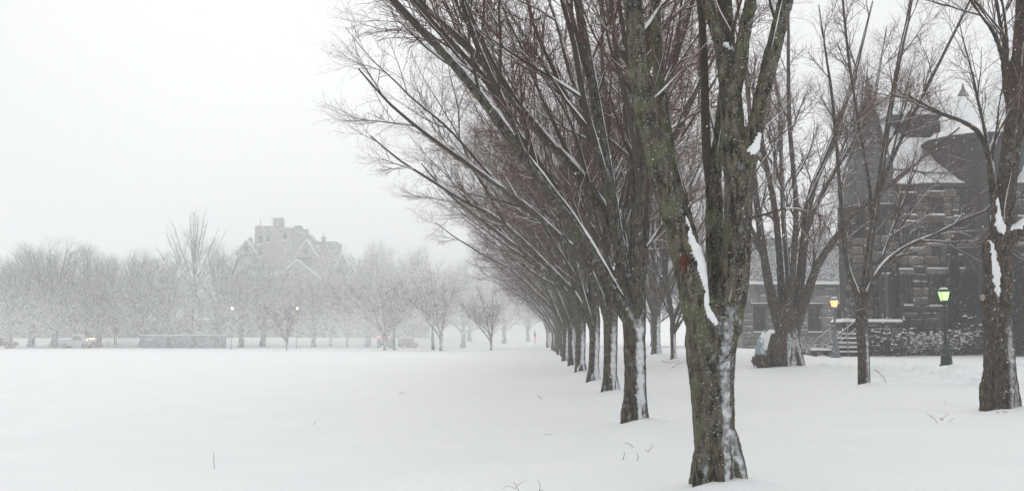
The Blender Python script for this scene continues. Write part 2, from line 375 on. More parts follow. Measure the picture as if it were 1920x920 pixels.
def ridge(rng, P, Rr, amt=.5, cap=.05, k=5, brk=(2.2, .55)):
    """snow lying along the upper side of branches"""
    T = np.empty_like(P); T[:, 1:-1] = P[:, 2:]-P[:, :-2]; T[:, 0] = P[:, 1]-P[:, 0]; T[:, -1] = P[:, -1]-P[:, -2]; T = nrm(T)
    up = UP - (T @ UP)[..., None]*T; s = np.linalg.norm(up, axis=-1)
    wv = WV - (T @ WV)[..., None]*T
    nv = nrm(up + .3*wv)
    n, m, _ = P.shape
    nz = rng.random((n, m)); nz = .25*np.roll(nz, 1, 1)+.5*nz+.25*np.roll(nz, -1, 1)
    keep = (rng.random(n) < .85)[:, None]
    a = np.clip(nz*brk[0]-brk[1], 0, 1)*np.clip(s*2.0-.25, 0, 1)*keep
    a[:, -1] = 0; start = np.ones(m); start[:3] = [1.3, 1.5, 1.2]
    rs = np.minimum(Rr*amt, cap)*a*start[None]
    C = P + nv*(Rr - rs*.25)[..., None]
    return tubes(C, rs, k)
def merge(lst):
    vs = []; qs = []; ts = []; mq = []; b = 0; mt = []
    for v, q, t, mi in lst:
        vs.append(v)
        if q is not None and len(q): qs.append(q+b); mq.append(np.full(len(q), mi))
        if t is not None and len(t): ts.append(t+b); mt.append(np.full(len(t), mi))
        b += len(v)
    Q = np.vstack(qs) if qs else None; T = np.vstack(ts) if ts else None
    return np.vstack(vs), Q, T, np.concatenate(mq+mt)
TEX = bpy.data.textures.new('bark_lumps', 'CLOUDS'); TEX.noise_scale = .16; TEX.noise_depth = 3
TEX2 = bpy.data.textures.new('bark_plates', 'CLOUDS'); TEX2.noise_scale = .045; TEX2.noise_depth = 2
def remesh(v, q, t, vox, disp, mat, name):
    me = np_mesh('tmp', v, q, t); o = bpy.data.objects.new('tmp', me); COL.link(o)
    md = o.modifiers.new('r', 'REMESH'); md.mode = 'VOXEL'; md.voxel_size = vox; md.use_smooth_shade = True
    sm = o.modifiers.new('s', 'SMOOTH'); sm.iterations = 4; sm.factor = .6
    if disp:
        dm = o.modifiers.new('d', 'DISPLACE'); dm.texture = TEX; dm.strength = disp; dm.mid_level = .5
        if vox < .032: dm = o.modifiers.new('d2', 'DISPLACE'); dm.texture = TEX2; dm.strength = disp*.45; dm.mid_level = .5
    dg = bpy.context.evaluated_depsgraph_get(); dg.update()
    r = bpy.data.meshes.new_from_object(o.evaluated_get(dg)); r.name = name
    bpy.data.objects.remove(o); bpy.data.meshes.remove(me)
    r.materials.clear(); r.materials.append(mat)
    r.polygons.foreach_set('use_smooth', np.ones(len(r.polygons), bool))
    return r
def grow_tree(seed, trunk, limbs, bark, vox=.025, disp=.03, roots=5, rr=.0, sub=(2, (7, 9)), l1=(6, 1.9, 3.8), l2=(7, .9, 1.9), l3=(6, .4, .85), l4=(3, .2, .42),
              rad=(.034, .014, .0068, .0042), twig=1, tr=(.0, .0, .05), lateral=.35, snow=True, thick=.045, mats=None, wob=1.0, extra=None):
    """trunk: (pts, radii); limbs: list of (pts, radii); local coordinates, base at the origin"""
    rng = np.random.default_rng(seed); LM = 16
    mats = mats or [M['limb'], M['twig']]
    L = [resample(p, r, LM) for p, r in limbs]
    P0 = np.array([a for a, b in L]); R0 = np.array([b for a, b in L])
    tp = np.array(tr)
    outp = P0[:, -1]-P0[:, 0]; outp[:, 2] = 0; outp = nrm(outp)
    if sub[0]:
        Ps, Rs = spawn(rng, P0, R0, sub[0], .12, .5, (14, 26), sub[1], .09, .68, LM, .05*wob, np.array([0, 0, .012]), .16, .1)
        P0 = np.vstack([P0, Ps]); R0 = np.vstack([R0, Rs])
    # heavy wood goes into the trunk mesh, the rest into the crown
    solid = [(*tube(*resample(*trunk, 24), 14), 0)]
    base_r = trunk[1][0]
    for i in range(roots):
        a = 2*math.pi*(i+rng.random()*.6)/max(roots, 1); ln = base_r*rng.uniform(1.05, 1.4); dv = np.array([math.cos(a), math.sin(a), 0])
        pts = np.array([[0, 0, base_r*1.9]+dv*base_r*.35, [0, 0, base_r*.8]+dv*base_r*.72, [0, 0, base_r*.1]+dv*ln*.75, [0, 0, -.3]+dv*ln*.95])
        solid.append((*tube(pts, np.array([.5, .42, .3, .2])*base_r, 8), 0))
    crown = []
    for p, r in zip(P0, R0):
        k = int((r > thick).sum())
        if k >= 2: solid.append((*tube(p[:k+1] if k < LM else p, (r[:k+1] if k < LM else r), 10), 0))
        s = max(k-1, 0)
        if s < LM-1: v, q = tubes(p[None, s:], r[None, s:], 7); crown.append((v, q, None, 0))
    if extra: solid += [(*tube(np.array(p, float), np.array(r, float), 9), 0) for p, r in extra]
    v, q, t, _ = merge(solid); tm = remesh(v, q, t, vox, disp, bark, 'trunk')
    P1, R1 = spawn(rng, P0, R0, l1[0], .16, .98, (20, 42), l1[1:], rad[0], .6, 8, .075*wob, tp*.6, .25, lateral)
    P2, R2 = spawn(rng, P1, R1, l2[0], .12, .98, (24, 50), l2[1:], rad[1], .65, 6, .11*wob, tp, .35, lateral)
    v, q = tubes(P1, R1, 5); crown.append((v, q, None, 0)); v, q = tubes(P2, R2, 4); crown.append((v, q, None, 1))
    P3, R3 = spawn(rng, P2, R2, l3[0], .1, 1., (25, 55), l3[1:], rad[2], .75, 3, .15*wob, tp, .5, lateral)
    v, q = tubes(P3, R3, 3); crown.append((v, q, None, 1))
    if l4[0]:
        P4, R4 = spawn(rng, P3, R3, l4[0], .15, 1., (25, 55), l4[1:], rad[3], .8, twig+1, .12, tp, .6, .1)
        v, q = tubes(P4, R4, 3); crown.append((v, q, None, 1))
    v, q, t, mi = merge(crown); cm = np_mesh('crown', v, q, t, mats, mi)
    res = {'trunk': tm, 'crown': cm}
    if snow:
        sn = []
        Pb = np.array([resample(p, r, 44)[0] for p, r in zip(P0, R0)]); Rb = np.array([resample(p, r, 44)[1] for p, r in zip(P0, R0)])
        v, q = ridge(rng, Pb, Rb, .55*snow, .045, 6, (2.2, .55) if snow == 1 else (3.0, 1.55)); sn.append((v, q, None, 0))
        v, q = ridge(rng, P1, R1, .75, .03, 5); sn.append((v, q, None, 0))
        v, q = ridge(rng, P2, R2, .8, .02, 4); sn.append((v, q, None, 0))
        v, q, t, mi = merge(sn); res['branch_snow'] = np_mesh('branch_snow', v, q, t, [M['snow']], mi)
    return res
def place_tree(me, name, loc, rz, s, label, group=None, sz=None):
    e = empty(name, loc, rz); e.scale = (s, s, sz or s); tag(e, label, 'tree', group)
    for k, m in me.items(): link(bpy.data.objects.new(k, m), e)
    return e
def auto_limbs(rng, n, hf, L=(8.5, 10.5), r0=(.10, .14), tilt0=(14, 24), tilt1=(42, 60), inner=2, a0=None, spread=1.2, tip=.022, asym=False):
    limbs = []; ph = rng.random()*6.28 if a0 is None else a0
    for i in range(n+inner):
        inn = i >= n
        az = ph + 2*math.pi*(i+rng.uniform(-.22, .22))/n
        ln = rng.uniform(*L); a = R(rng.uniform(4, 10) if inn else rng.uniform(*tilt0)); b = R(rng.uniform(10, 22) if inn else rng.uniform(*tilt1))
        if asym and not inn and math.cos(az) > .35 and rng.random() < .6: continue
        if asym:
            wx_ = (1-math.cos(az))/2; b *= .48+.52*wx_; ln *= .82+.18*wx_
        z0 = hf-.55+(rng.random()**1.5)*spread; r = rng.uniform(*r0); m = 9
        p = np.array([math.cos(az)*.04, math.sin(az)*.04, z0]); pts = [p]; wx = rng.normal(size=m)*.05; wz = rng.normal(size=m)*.09
        for k in range(1, m):
            t = k/(m-1); tl = a+(b-a)*min(1, t*1.5)**.8 + wx[k] - .25*max(0, t-.7); az2 = az+wz[k]
            p = p+np.array([math.sin(tl)*math.cos(az2), math.sin(tl)*math.sin(az2), math.cos(tl)])*ln/(m-1); pts.append(p)
        limbs.append((np.array(pts), r*np.linspace(1, 0, m)**.8*(1-tip/r)+tip))
    return limbs
def row_variant(seed, hf=2.3, rb=.23, **kw):
    rng = np.random.default_rng(seed)
    lx, ly = rng.normal(size=2)*.05
    trunk = ([(0, 0, -.25), (0, 0, .15), (lx*.4, ly*.4, .8), (lx, ly, 1.5), (lx, ly, hf), (lx*1.5, ly*1.5, hf+1.0)], [rb*1.08, rb*.98, rb*.9, rb*.92, rb*1.02, rb*.5])
    lim = auto_limbs(rng, 7, hf, L=(9.2, 11.4), tilt0=(14, 25), tilt1=(44, 66), asym=True)
    return grow_tree(seed, trunk, lim, M['bark_row'], vox=.03, thick=.065, roots=4, l2=(7, 1.0, 2.2), l3=(7, .45, .95), l4=(3, .22, .46), rad=(.034, .015, .0075, .005), **kw)
# ------------------------------------------------------------------ the trees one can tell apart
def sk(base, pts):
    """traced skeleton (px, py, radius px, depth offset m) -> local metres round the tree's base"""
    P = []; rr = []
    for px, py, r, dy in pts:
        Yd = base.y+dy; p = at(px, py, Yd); P.append((p.x-base.x, p.y-base.y, p.z-base.z)); rr.append(r*Yd/FPX*1.0)
    return np.array(P), np.array(rr)
def ext(p, d, ln, r1, bend=(0, 0, 0), m=4):
    """carry a limb on beyond the frame: direction d, length ln, ending radius r1"""
    P, r = p; d = np.array(d, float); d /= np.linalg.norm(d); pts = list(P); rs = list(r)
    for k in range(1, m+1):
        d = d+np.array(bend)/m; d /= np.linalg.norm(d); pts.append(pts[-1]+d*ln/m); rs.append(r[-1]+(r1-r[-1])*k/m)
    return np.array(pts), np.array(rs)
def gbase(p, sink=0.0): return Vector((p.x, p.y, gzf(p.x, p.y)-sink))
# --- the nearest tree of the row
g1 = gd(1345, 913); B1 = Vector((g1.x, g1.y, gzf(g1.x, g1.y)-.03))
T1_trunk = sk(B1, [(1347, 935, 46, 0), (1346, 905, 43, 0), (1343, 860, 39, 0), (1339, 800, 38.5, 0), (1336, 740, 40, 0), (1333, 690, 44, 0), (1333, 645, 49, 0), (1338, 605, 50, 0), (1345, 565, 40, 0)])
LA = ext(sk(B1, [(1325, 635, 36, .0), (1312, 590, 33, -.03), (1301, 545, 31, -.05), (1291, 495, 28, -.08), (1270, 420, 26, -.1), (1246, 345, 24, -.1), (1226, 270, 24, -.1), (1207, 190, 22, -.05), (1193, 100, 19, 0), (1186, 0, 17, .1)]), (-.12, .1, 1), 5.5, .03, (-.35, .1, 0))
LB = ext(sk(B1, [(1308, 515, 18, .1), (1292, 440, 15, .18), (1272, 360, 14, .25), (1256, 290, 13, .3), (1243, 210, 12, .4), (1232, 110, 11, .5), (1228, 0, 10, .6)]), (.02, .25, 1), 4.5, .02, (-.1, .2, 0))
LC = ext(sk(B1, [(1345, 600, 24, .12), (1345, 545, 20, .22), (1343, 480, 18, .3), (1339, 410, 18, .36), (1337, 345, 16, .4), (1342, 300, 13, .45), (1352, 230, 11, .5), (1358, 130, 10, .6), (1352, 0, 9, .8)]), (.05, .3, 1), 4.2, .02, (.15, .3, 0))
LD = ext(sk(B1, [(1336, 360, 13, .4), (1326, 305, 9.5, .42), (1322, 220, 8.5, .45), (1320, 120, 8, .5), (1312, 0, 7, .6)]), (-.1, .2, 1), 4, .02, (-.1, .15, 0))
LE = ext(sk(B1, [(1358, 620, 33, 0), (1369, 565, 34, -.02), (1377, 490, 30, -.03), (1384, 420, 26, -.05), (1383, 350, 25, -.05), (1376, 270, 24, -.02), (1371, 190, 23, 0), (1366, 130, 17, 0), (1347, 70, 13, 0), (1325, 0, 12, .1)]), (-.2, 0, 1), 4.5, .025, (-.2, 0, 0))
LF = ext(sk(B1, [(1369, 165, 15, .1), (1366, 90, 13, .2), (1362, 0, 12, .3)]), (-.02, .2, 1), 4.5, .02, (.1, .2, 0))
LG = ext(sk(B1, [(1376, 185, 14, -.1), (1392, 100, 13.5, -.15), (1398, 40, 13, -.2), (1408, 0, 12, -.2)]), (.12, -.12, 1), 4.5, .02, (.2, -.1, 0))
LH = ext(sk(B1, [(1384, 365, 22, -.05), (1401, 305, 17, -.1), (1415, 245, 16, -.15), (1432, 170, 16, -.15), (1453, 80, 16, -.1), (1474, 0, 15, -.1)]), (.22, -.05, 1), 5.5, .03, (.3, -.1, 0))
LI = ext(sk(B1, [(1384, 480, 10, .2), (1400, 420, 5, .8), (1405, 380, 4, 1.2)]), (.1, .9, .9), 4, .012, (.1, .2, .2))
t1 = grow_tree(101, T1_trunk, [LA, LB, LC, LD, LE, LF, LG, LH, LI], M['bark'], vox=.018, disp=.03, roots=6, sub=(0, (5.5, 7.5)), l1=(4, 1.6, 3.0), l2=(6, .8, 1.7), l4=(3, .18, .38), snow=.6, twig=2, rad=(.026, .011, .0055, .0032), thick=.06)
e1 = place_tree(t1, 'bare_tree', B1, 0, 1, 'nearest bare tree, thick mossy trunk with a torn red wound on its left limb', 'bare trees in the row along the field')
# its wound: a torn strip of red-brown wood with splinters
wb = MB(); wc = at(1284, 488, B1.y-.31)-B1; rw = np.random.default_rng(3)
for i in range(16):
    a = rw.uniform(-.055, .06); z = rw.uniform(-.10, .08); ln = rw.uniform(.06, .16); yo = .045*abs(a)/.06
    wb.tube([(wc.x+a, wc.y+.03+yo, wc.z+z-ln/2), (wc.x+a+rw.uniform(-.012, .012)-.004, wc.y-.004+rw.uniform(-.015, .012)+yo, wc.z+z), (wc.x+a-.02*ln/.1, wc.y+.03+yo, wc.z+z+ln/2)], [.004, .012, .003], 4, 0 if rw.random() < .75 else 1)
tag(wb.build('torn_wound', [M['wood_torn'], M['wood_pale']], e1, smooth=True), 'torn red-brown wood with pale splinters')
# snow lodged in its forks
def fork_snow(parent, tree, base, chain, seed, th=.05, ny=.35):
    """snow lodged on the wood itself: the bark faces near a traced line, raised and feathered out"""
    me = tree['trunk']; n = len(me.vertices); co = np.empty(n*3, np.float32); me.vertices.foreach_get('co', co); co = co.reshape(-1, 3).astype(float)
    no = np.empty(n*3, np.float32); me.vertex_normals.foreach_get('vector', no); no = no.reshape(-1, 3)
    P, r = sk(base, [(a, b, c, 0) for a, b, c in chain]); P, r = resample(P, r, 40)
    box = (co[:, 0] > P[:, 0].min()-.3) & (co[:, 0] < P[:, 0].max()+.3) & (co[:, 2] > P[:, 2].min()-.3) & (co[:, 2] < P[:, 2].max()+.3) & (no[:, 1] < ny)
    h = np.full(n, -1.0); ii = np.where(box)[0]
    d = np.hypot(co[ii, None, 0]-P[None, :, 0], co[ii, None, 2]-P[None, :, 2]); k = d.argmin(1); dm = d[np.arange(len(ii)), k]
    w_ = r[k]*(.7+.7*vnoise(co[ii, 0]*19+seed, co[ii, 2]*19, seed)); h[ii] = 1-(dm/w_)**2
    fr = np.full(n, 1e9); front = co[ii, 1]; h[ii] -= np.where(front > np.median(front)+.22, 3, 0)
    q = np.array([list(p.vertices) for p in me.polygons if len(p.vertices) == 4 and min(h[v] for v in p.vertices) > -.35], int)
    if len(q) == 0: return
    par = {}
    def root(a):
        while par.setdefault(a, a) != a: par[a] = par[par[a]]; a = par[a]
        return a
    for f in q:
        for b_ in f[1:]: par[root(int(f[0]))] = root(int(b_))
    rt = np.array([root(int(f[0])) for f in q]); ids, cnt = np.unique(rt, return_counts=True); q = q[rt == ids[cnt.argmax()]]     # the one connected drift
    u, inv = np.unique(q.ravel(), return_inverse=True); hh = np.clip(h[u], -.35, 1)
    off = np.where(hh > 0, th*np.sqrt(np.clip(hh, 0, 1))*(.8+.5*vnoise(co[u, 0]*14, co[u, 2]*14, seed+3)), hh*.03)
    v = co[u]+(no[u]+np.array([0, -.1, .35]))*off[:, None]
    link(bpy.data.objects.new('fork_snow', np_mesh('fork_snow', v, inv.reshape(-1, 4), None, [M['snow']])), parent)
fork_snow(e1, t1, B1, [(1278, 412, 2), (1289, 448, 5), (1301, 476, 11), (1308, 492, 13), (1311, 514, 7), (1315, 540, 5), (1319, 570, 5), (1324, 592, 6), (1331, 605, 5)], 1, .03)
fork_snow(e1, t1, B1, [(1396, 292, 5), (1403, 288, 8), (1409, 280, 7), (1413, 262, 4)], 2, .035)
fork_snow(e1, t1, B1, [(1354, 88, 4), (1362, 92, 8), (1370, 97, 5)], 3, .04)
# --- the rest of the row: five grown trees, turned and scaled
VAR = [row_variant(s, hf=h, rb=r) for s, h, r in ((11, 2.25, .225), (23, 2.35, .23), (37, 2.2, .215))]
ORD = ['second', 'third', 'fourth', 'fifth', 'sixth', 'seventh', 'eighth', 'ninth', 'tenth', 'eleventh', 'twelfth', 'thirteenth', 'fourteenth', 'fifteenth', 'sixteenth', 'seventeenth']
rr = np.random.default_rng(77)
for i, (x, y) in enumerate(ROW[1:]):
    lab = {0: 'second bare tree of the row, a white snow stripe down its trunk',
           1: 'third bare tree of the row, flared roots and a broad snow stripe'}.get(i, '%s bare tree of the long row, counted from the camera' % ORD[i])
    if i == 15: lab = 'last and faintest bare tree at the far end of the row'
    place_tree(VAR[[0, 1, 2, 1, 0, 2][i % 6]], 'bare_tree', (x, y, gzf(x, y)-.05), [.0, -.25, .3, .1][i % 4]+[.0, .3, -.3, .5, -.5][(i//4) % 5], rr.uniform(.9, 1.08), lab, 'bare trees in the row along the field', sz=rr.uniform(.92, 1.1))
# --- the tree at the right edge
BR1 = Vector((P_R1.x, P_R1.y, gzf(P_R1.x, P_R1.y)-.04))
tr_ = sk(BR1, [(1880, 800, 37, 0), (1879, 765, 34, 0), (1876, 710, 29, 0), (1872, 640, 26.5, 0), (1870, 560, 25.5, 0), (1872, 500, 24.5, 0), (1871, 450, 22, 0)])
ra = ext(sk(BR1, [(1871, 470, 23, 0), (1876, 420, 20, 0), (1886, 360, 18.5, 0), (1894, 290, 18, 0), (1904, 200, 16, 0), (1912, 100, 14.5, .1), (1918, 0, 13, .2)]), (.05, .1, 1), 5.5, .03, (.1, .2, 0))
rb_ = sk(BR1, [(1869, 425, 9, -.1), (1861, 360, 7, -.2), (1855, 300, 6, -.3), (1836, 250, 5, -.4), (1800, 226, 4, -.5), (1755, 208, 3, -.7), (1705, 180, 1.6, -.9)])
rc = sk(BR1, [(1900, 235, 8, -.1), (1885, 160, 6, -.15), (1880, 110, 5, -.2), (1862, 60, 4, -.2), (1836, 25, 3, -.3), (1800, -30, 2, -.4)])
rd = ext(sk(BR1, [(1880, 470, 14, -.1), (1905, 436, 13, -.1), (1928, 420, 12, -.1)]), (.7, -.1, .8), 6, .03, (-.1, 0, .3))
re_ = ext(sk(BR1, [(1893, 300, 9, .1), (1915, 250, 8, .3)]), (.6, .5, .9), 5.5, .02, (.2, .1, 0))
stubs = [sk(BR1, [(1866, 600, 14, -.05), (1852, 575, 12, -.2), (1843, 560, 10, -.28)]), sk(BR1, [(1864, 560, 12, -.1), (1853, 500, 10, -.12), (1849, 462, 9, -.12), (1851, 452, 6, -.12)])]
tR1 = grow_tree(301, tr_, [ra, rb_, rc, rd, re_], M['bark_brown'], vox=.027, disp=.03, roots=3, sub=(1, (4, 6)), l1=(5, 1.5, 3.0), l2=(6, .8, 1.6), l3=(5, .4, .8), extra=stubs, thick=.03, rad=(.026, .012, .0065, .004))
eR1 = place_tree(tR1, 'edge_tree', BR1, 0, 1, 'thick leaning tree at the right edge with sawn branch stubs', 'bare trees on the lawn by the stone building')
cu = MB(); 
for (px, py, dy, r_, rz_) in ((1842, 558, -.33, .075, -.5),):
    c_ = at(px, py, BR1.y+dy)-BR1
    vs = [(c_.x+r_*math.cos(a)*.9-.01, c_.y-.03+r_*math.cos(a)*.4, c_.z+r_*math.sin(a)) for a in np.linspace(0, 2*math.pi, 12, endpoint=False)]
    vs2 = [(x+.03, y+.06, z) for x, y, z in vs]; cu.add(vs+vs2, [tuple(range(11, -1, -1)), tuple(range(12, 24))]+[(i, (i+1) % 12, 12+(i+1) % 12, 12+i) for i in range(12)])
cu.build('sawn_face', M['wood_pale'], eR1)
fork_snow(eR1, tR1, BR1, [(1851, 456, 4), (1855, 485, 6), (1858, 520, 6), (1860, 552, 4)], 5, .022)
fork_snow(eR1, tR1, BR1, [(1890, 430, 4), (1903, 425, 7), (1918, 414, 6), (1934, 402, 5)], 6, .03)
fork_snow(eR1, tR1, BR1, [(1861, 375, 3), (1864, 405, 6), (1868, 425, 8), (1870, 440, 4)], 7, .022)
# --- the slim tree
BR2 = Vector((P_R2.x, P_R2.y, gzf(P_R2.x, P_R2.y)-.04))
tr_ = sk(BR2, [(1620, 740, 12.5, 0), (1620, 715, 11.5, 0), (1619, 660, 11, 0), (1616, 610, 11.5, 0), (1615, 570, 11, 0), (1618, 540, 8, 0)])
s2 = [ext(sk(BR2, [(1616, 585, 9, 0), (1620, 540, 8, 0), (1628, 480, 7, 0), (1638, 415, 6.5, 0), (1650, 340, 6, 0), (1664, 240, 5.2, .1), (1686, 110, 4.5, .2), (1706, 20, 4, .3)]), (.15, .1, 1), 3, .02),
      ext(sk(BR2, [(1614, 580, 7, 0), (1604, 545, 5.5, -.1), (1590, 505, 4.5, -.2), (1583, 450, 4.2, -.3), (1576, 370, 4, -.3), (1570, 290, 3.5, -.4), (1560, 180, 3, -.5)]), (-.15, -.1, 1), 3, .015),
      ext(sk(BR2, [(1619, 590, 7, 0), (1626, 555, 5.5, -.1), (1645, 515, 5, -.3), (1668, 486, 4.5, -.5), (1705, 460, 4, -.7), (1760, 437, 3.2, -1), (1815, 408, 2.5, -1.4)]), (.9, -.4, .35), 1.5, .012),
      ext(sk(BR2, [(1624, 560, 5, .1), (1640, 520, 4, .2), (1655, 478, 3.5, .4), (1672, 430, 3, .6), (1700, 360, 2.4, .9)]), (.4, .4, 1), 2.5, .012),
      ext(sk(BR2, [(1640, 400, 5, 0), (1660, 330, 4, -.2), (1700, 240, 3.4, -.5), (1760, 120, 2.8, -.9), (1810, 20, 2.2, -1.2)]), (.4, -.2, 1), 2, .012),
      ext(sk(BR2, [(1636, 420, 4, .2), (1628, 330, 3.5, .4), (1608, 220, 3, .7), (1590, 100, 2.6, 1), (1580, 0, 2.2, 1.2)]), (-.1, .2, 1), 2, .012)]
tR2 = grow_tree(302, tr_, s2, M['bark_brown'], vox=.028, disp=.015, roots=0, sub=(1, (3, 5)), l1=(8, 1.3, 2.8), l2=(7, .7, 1.6), l3=(6, .35, .8), l4=(2, .2, .4), thick=.05, rad=(.024, .012, .007, .0045))
place_tree(tR2, 'slim_tree', BR2, 0, 1, 'slim young tree with three narrow limbs, between the two lit lamps', 'bare trees on the lawn by the stone building')
# --- the broad old tree
BR3 = Vector((P_R3.x, P_R3.y, gzf(P_R3.x, P_R3.y)-.06))
tr_ = sk(BR3, [(1475, 712, 30, 0), (1474, 690, 27, 0), (1476, 650, 23, 0), (1477, 620, 23, 0), (1475, 595, 26, 0), (1476, 572, 18, 0)])
s3 = [ext(sk(BR3, [(1466, 615, 14, 0), (1453, 580, 11, 0), (1443, 540, 9, 0), (1433, 485, 8, 0), (1423, 411, 7, 0), (1415, 348, 6, 0), (1409, 250, 5, 0), (1400, 150, 4, 0)]), (-.1, 0, 1), 4, .03),
      ext(sk(BR3, [(1435, 505, 5, -.2), (1422, 458, 4.3, -.5), (1405, 418, 3.6, -.9), (1388, 360, 3, -1.4)]), (-.5, -.4, 1), 4, .02),
      ext(sk(BR3, [(1471, 600, 11, .3), (1465, 540, 7.5, .5), (1460, 460, 6.5, .7), (1450, 372, 6, .9), (1432, 289, 5, 1.1), (1415, 180, 4, 1.4)]), (-.2, .2, 1), 4, .03),
      ext(sk(BR3, [(1478, 595, 10, -.2), (1484, 540, 6.5, -.3), (1489, 470, 6, -.4), (1493, 397, 5.5, -.4), (1488, 323, 5, -.5), (1480, 230, 4, -.6), (1478, 120, 3.5, -.8)]), (0, -.1, 1), 4, .03),
      ext(sk(BR3, [(1485, 605, 13, .1), (1497, 555, 9.5, .1), (1504, 490, 8.5, .2), (1511, 421, 8, .2), (1522, 358, 7, .3), (1545, 300, 6, .4), (1563, 255, 5, .5), (1600, 150, 4, .8)]), (.3, .1, 1), 4, .03),
      ext(sk(BR3, [(1488, 618, 13, -.2), (1502, 582, 10, -.4), (1516, 545, 9, -.5), (1530, 502, 8, -.7), (1553, 465, 7, -.9), (1588, 420, 6, -1.2), (1626, 381, 5, -1.5), (1690, 330, 4, -2)]), (.8, -.3, .7), 3, .03),
      ext(sk(BR3, [(1512, 430, 7, .3), (1530, 385, 5.5, .6), (1560, 330, 4.8, 1), (1596, 270, 4, 1.4), (1640, 180, 3, 2)]), (.3, .3, 1), 4, .02),
      ext(sk(BR3, [(1474, 590, 9, .9), (1478, 520, 6, 1.6), (1470, 430, 5, 2.3), (1466, 340, 4.5, 3), (1462, 200, 4, 4)]), (0, .4, 1), 4, .03)]
tR3 = grow_tree(303, tr_, s3, M['bark_brown'], vox=.055, disp=.05, roots=7, sub=(1, (5, 8)), l1=(8, 1.8, 3.8), l2=(7, .9, 2.0), l3=(6, .45, 1.0), l4=(1, .3, .6), thick=.1, rad=(.05, .022, .013, .009))
eR3 = place_tree(tR3, 'old_tree', BR3, 0, 1, 'broad old tree with a short stout trunk and many upright limbs, beside the orange lamp', 'bare trees on the lawn by the stone building')
place_tree(VAR[2], 'lawn_tree', (P_R4.x, P_R4.y, gzf(P_R4.x, P_R4.y)-.05), 2.2, .72, 'thin hazy tree just left of the nearest trunk, behind it', 'bare trees on the lawn by the stone building')
place_tree(VAR[1], 'lawn_tree', (P_R5.x, P_R5.y, gzf(P_R5.x, P_R5.y)-.05), .7, 1.15, 'hazy stout tree between the second and the nearest trunk', 'bare trees on the lawn by the stone building')
# ------------------------------------------------------------------ trees across the field
def far_variant(seed, rx, rz, rb, n=18, zlo=2.4, airy=False):
    """a round-headed tree: limbs leave a leader and end on an egg-shaped crown"""
    rng = np.random.default_rng(seed); zc = zlo+rz*.95; top = zc+rz*.55
    trunk = ([(0, 0, -.3), (0, 0, .5), (.1, 0, zlo*.7), (0, .1, zlo*1.2), (.1, .1, top*.75), (.0, .1, top)], [rb*1.3, rb, rb*.85, rb*.8, rb*.3, .06]); lim = []
    for i in range(n):
        t = (i+rng.random())/n; z0 = zlo*.9+(top*.62-zlo*.9)*t; az = i*2.4+rng.uniform(-.5, .5); el = R(-6+90*t**.9)
        e = np.array([rx*math.cos(el)*math.cos(az), rx*math.cos(el)*math.sin(az), zc+rz*math.sin(el)])*1.0; e[:2] *= rng.uniform(.8, 1.05); e[2] += rng.uniform(-.5, .5)
        s = np.array([0, 0, z0]); m = s*.45+e*.55+np.array([0, 0, -.12*rx*(1-t)+.1]); q = s*.8+e*.2+np.array([0, 0, .0]); lim.append((np.array([s, q, m, e]), np.array([.16, .12, .075, .03])*(rb/.4)))
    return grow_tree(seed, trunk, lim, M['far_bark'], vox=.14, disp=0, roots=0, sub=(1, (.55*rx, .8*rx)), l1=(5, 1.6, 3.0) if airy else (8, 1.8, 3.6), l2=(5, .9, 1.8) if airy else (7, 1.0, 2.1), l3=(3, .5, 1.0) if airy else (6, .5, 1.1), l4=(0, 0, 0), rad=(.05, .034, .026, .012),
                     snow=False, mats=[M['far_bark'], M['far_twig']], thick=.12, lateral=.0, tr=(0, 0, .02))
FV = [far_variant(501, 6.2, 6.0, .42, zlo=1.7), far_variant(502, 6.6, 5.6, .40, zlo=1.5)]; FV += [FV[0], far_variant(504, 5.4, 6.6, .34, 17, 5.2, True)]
FAR = [  # px, py base, variant, scale, label
 (58, 650, 0, .95, 'hazy tree between the red pickup and the first dark trunk'),
 (138, 649, 1, .97, 'hazy bushy tree right behind the parked truck'),
 (186, 650, 0, .93, 'hazy bushy tree over the amber lights'),
 (355, 649, 0, .95, 'hazy tree behind the middle of the long shed'),
 (492, 650, 0, 1.0, 'hazy tree below the tower of the far building'),
 (620, 649, 0, .92, 'bushy hazy tree under the right roof of the far building'),
 (690, 650, 1, .95, 'bushy hazy tree left of the red tail lights'),
 (768, 651, 1, .98, 'bushy hazy tree over the pinkish van'),
 (868, 652, 0, .9, 'bushy hazy tree left of the lone small tree'),
 (18, 652, 0, .98, 'hazy tree above the red pickup at the left edge'),
 (101, 651, 1, 1.05, 'hazy dark tree left of the parked truck'),
 (162, 647, 2, .92, 'slim hazy tree between the red pickup and the truck'),
 (216, 648, 2, 1.0, 'hazy tree between the amber lights and the long shed'),
 (266, 651, 0, 1.02, 'stout hazy tree at the left end of the long shed'),
 (312, 648, 1, .98, 'hazy tree rising behind the left half of the long shed'),
 (412, 652, 0, .95, 'hazy tree at the right end of the long shed'),
 (452, 650, 1, .98, 'hazy tree just right of the left far lamp'),
 (538, 656, 2, .80, 'thin hazy tree in front of the far turreted building, left of the right far lamp'),
 (588, 650, 1, .85, 'bushy hazy tree in front of the gables of the far building'),
 (651, 651, 2, 1.02, 'hazy tree at the right end of the far building'),
 (722, 656, 2, 1.05, 'hazy tree beside the red tail lights'),
 (739, 656, 3, .55, 'sapling thin hazy tree right of the red tail lights'),
 (812, 656, 3, .70, 'left one of the pair of hazy trunks left of the long row'),
 (827, 657, 2, 1.12, 'right one of the pair of hazy trunks left of the long row'),
 (921, 656, 2, .78, 'lone small hazy tree nearest to the far end of the row'),
]
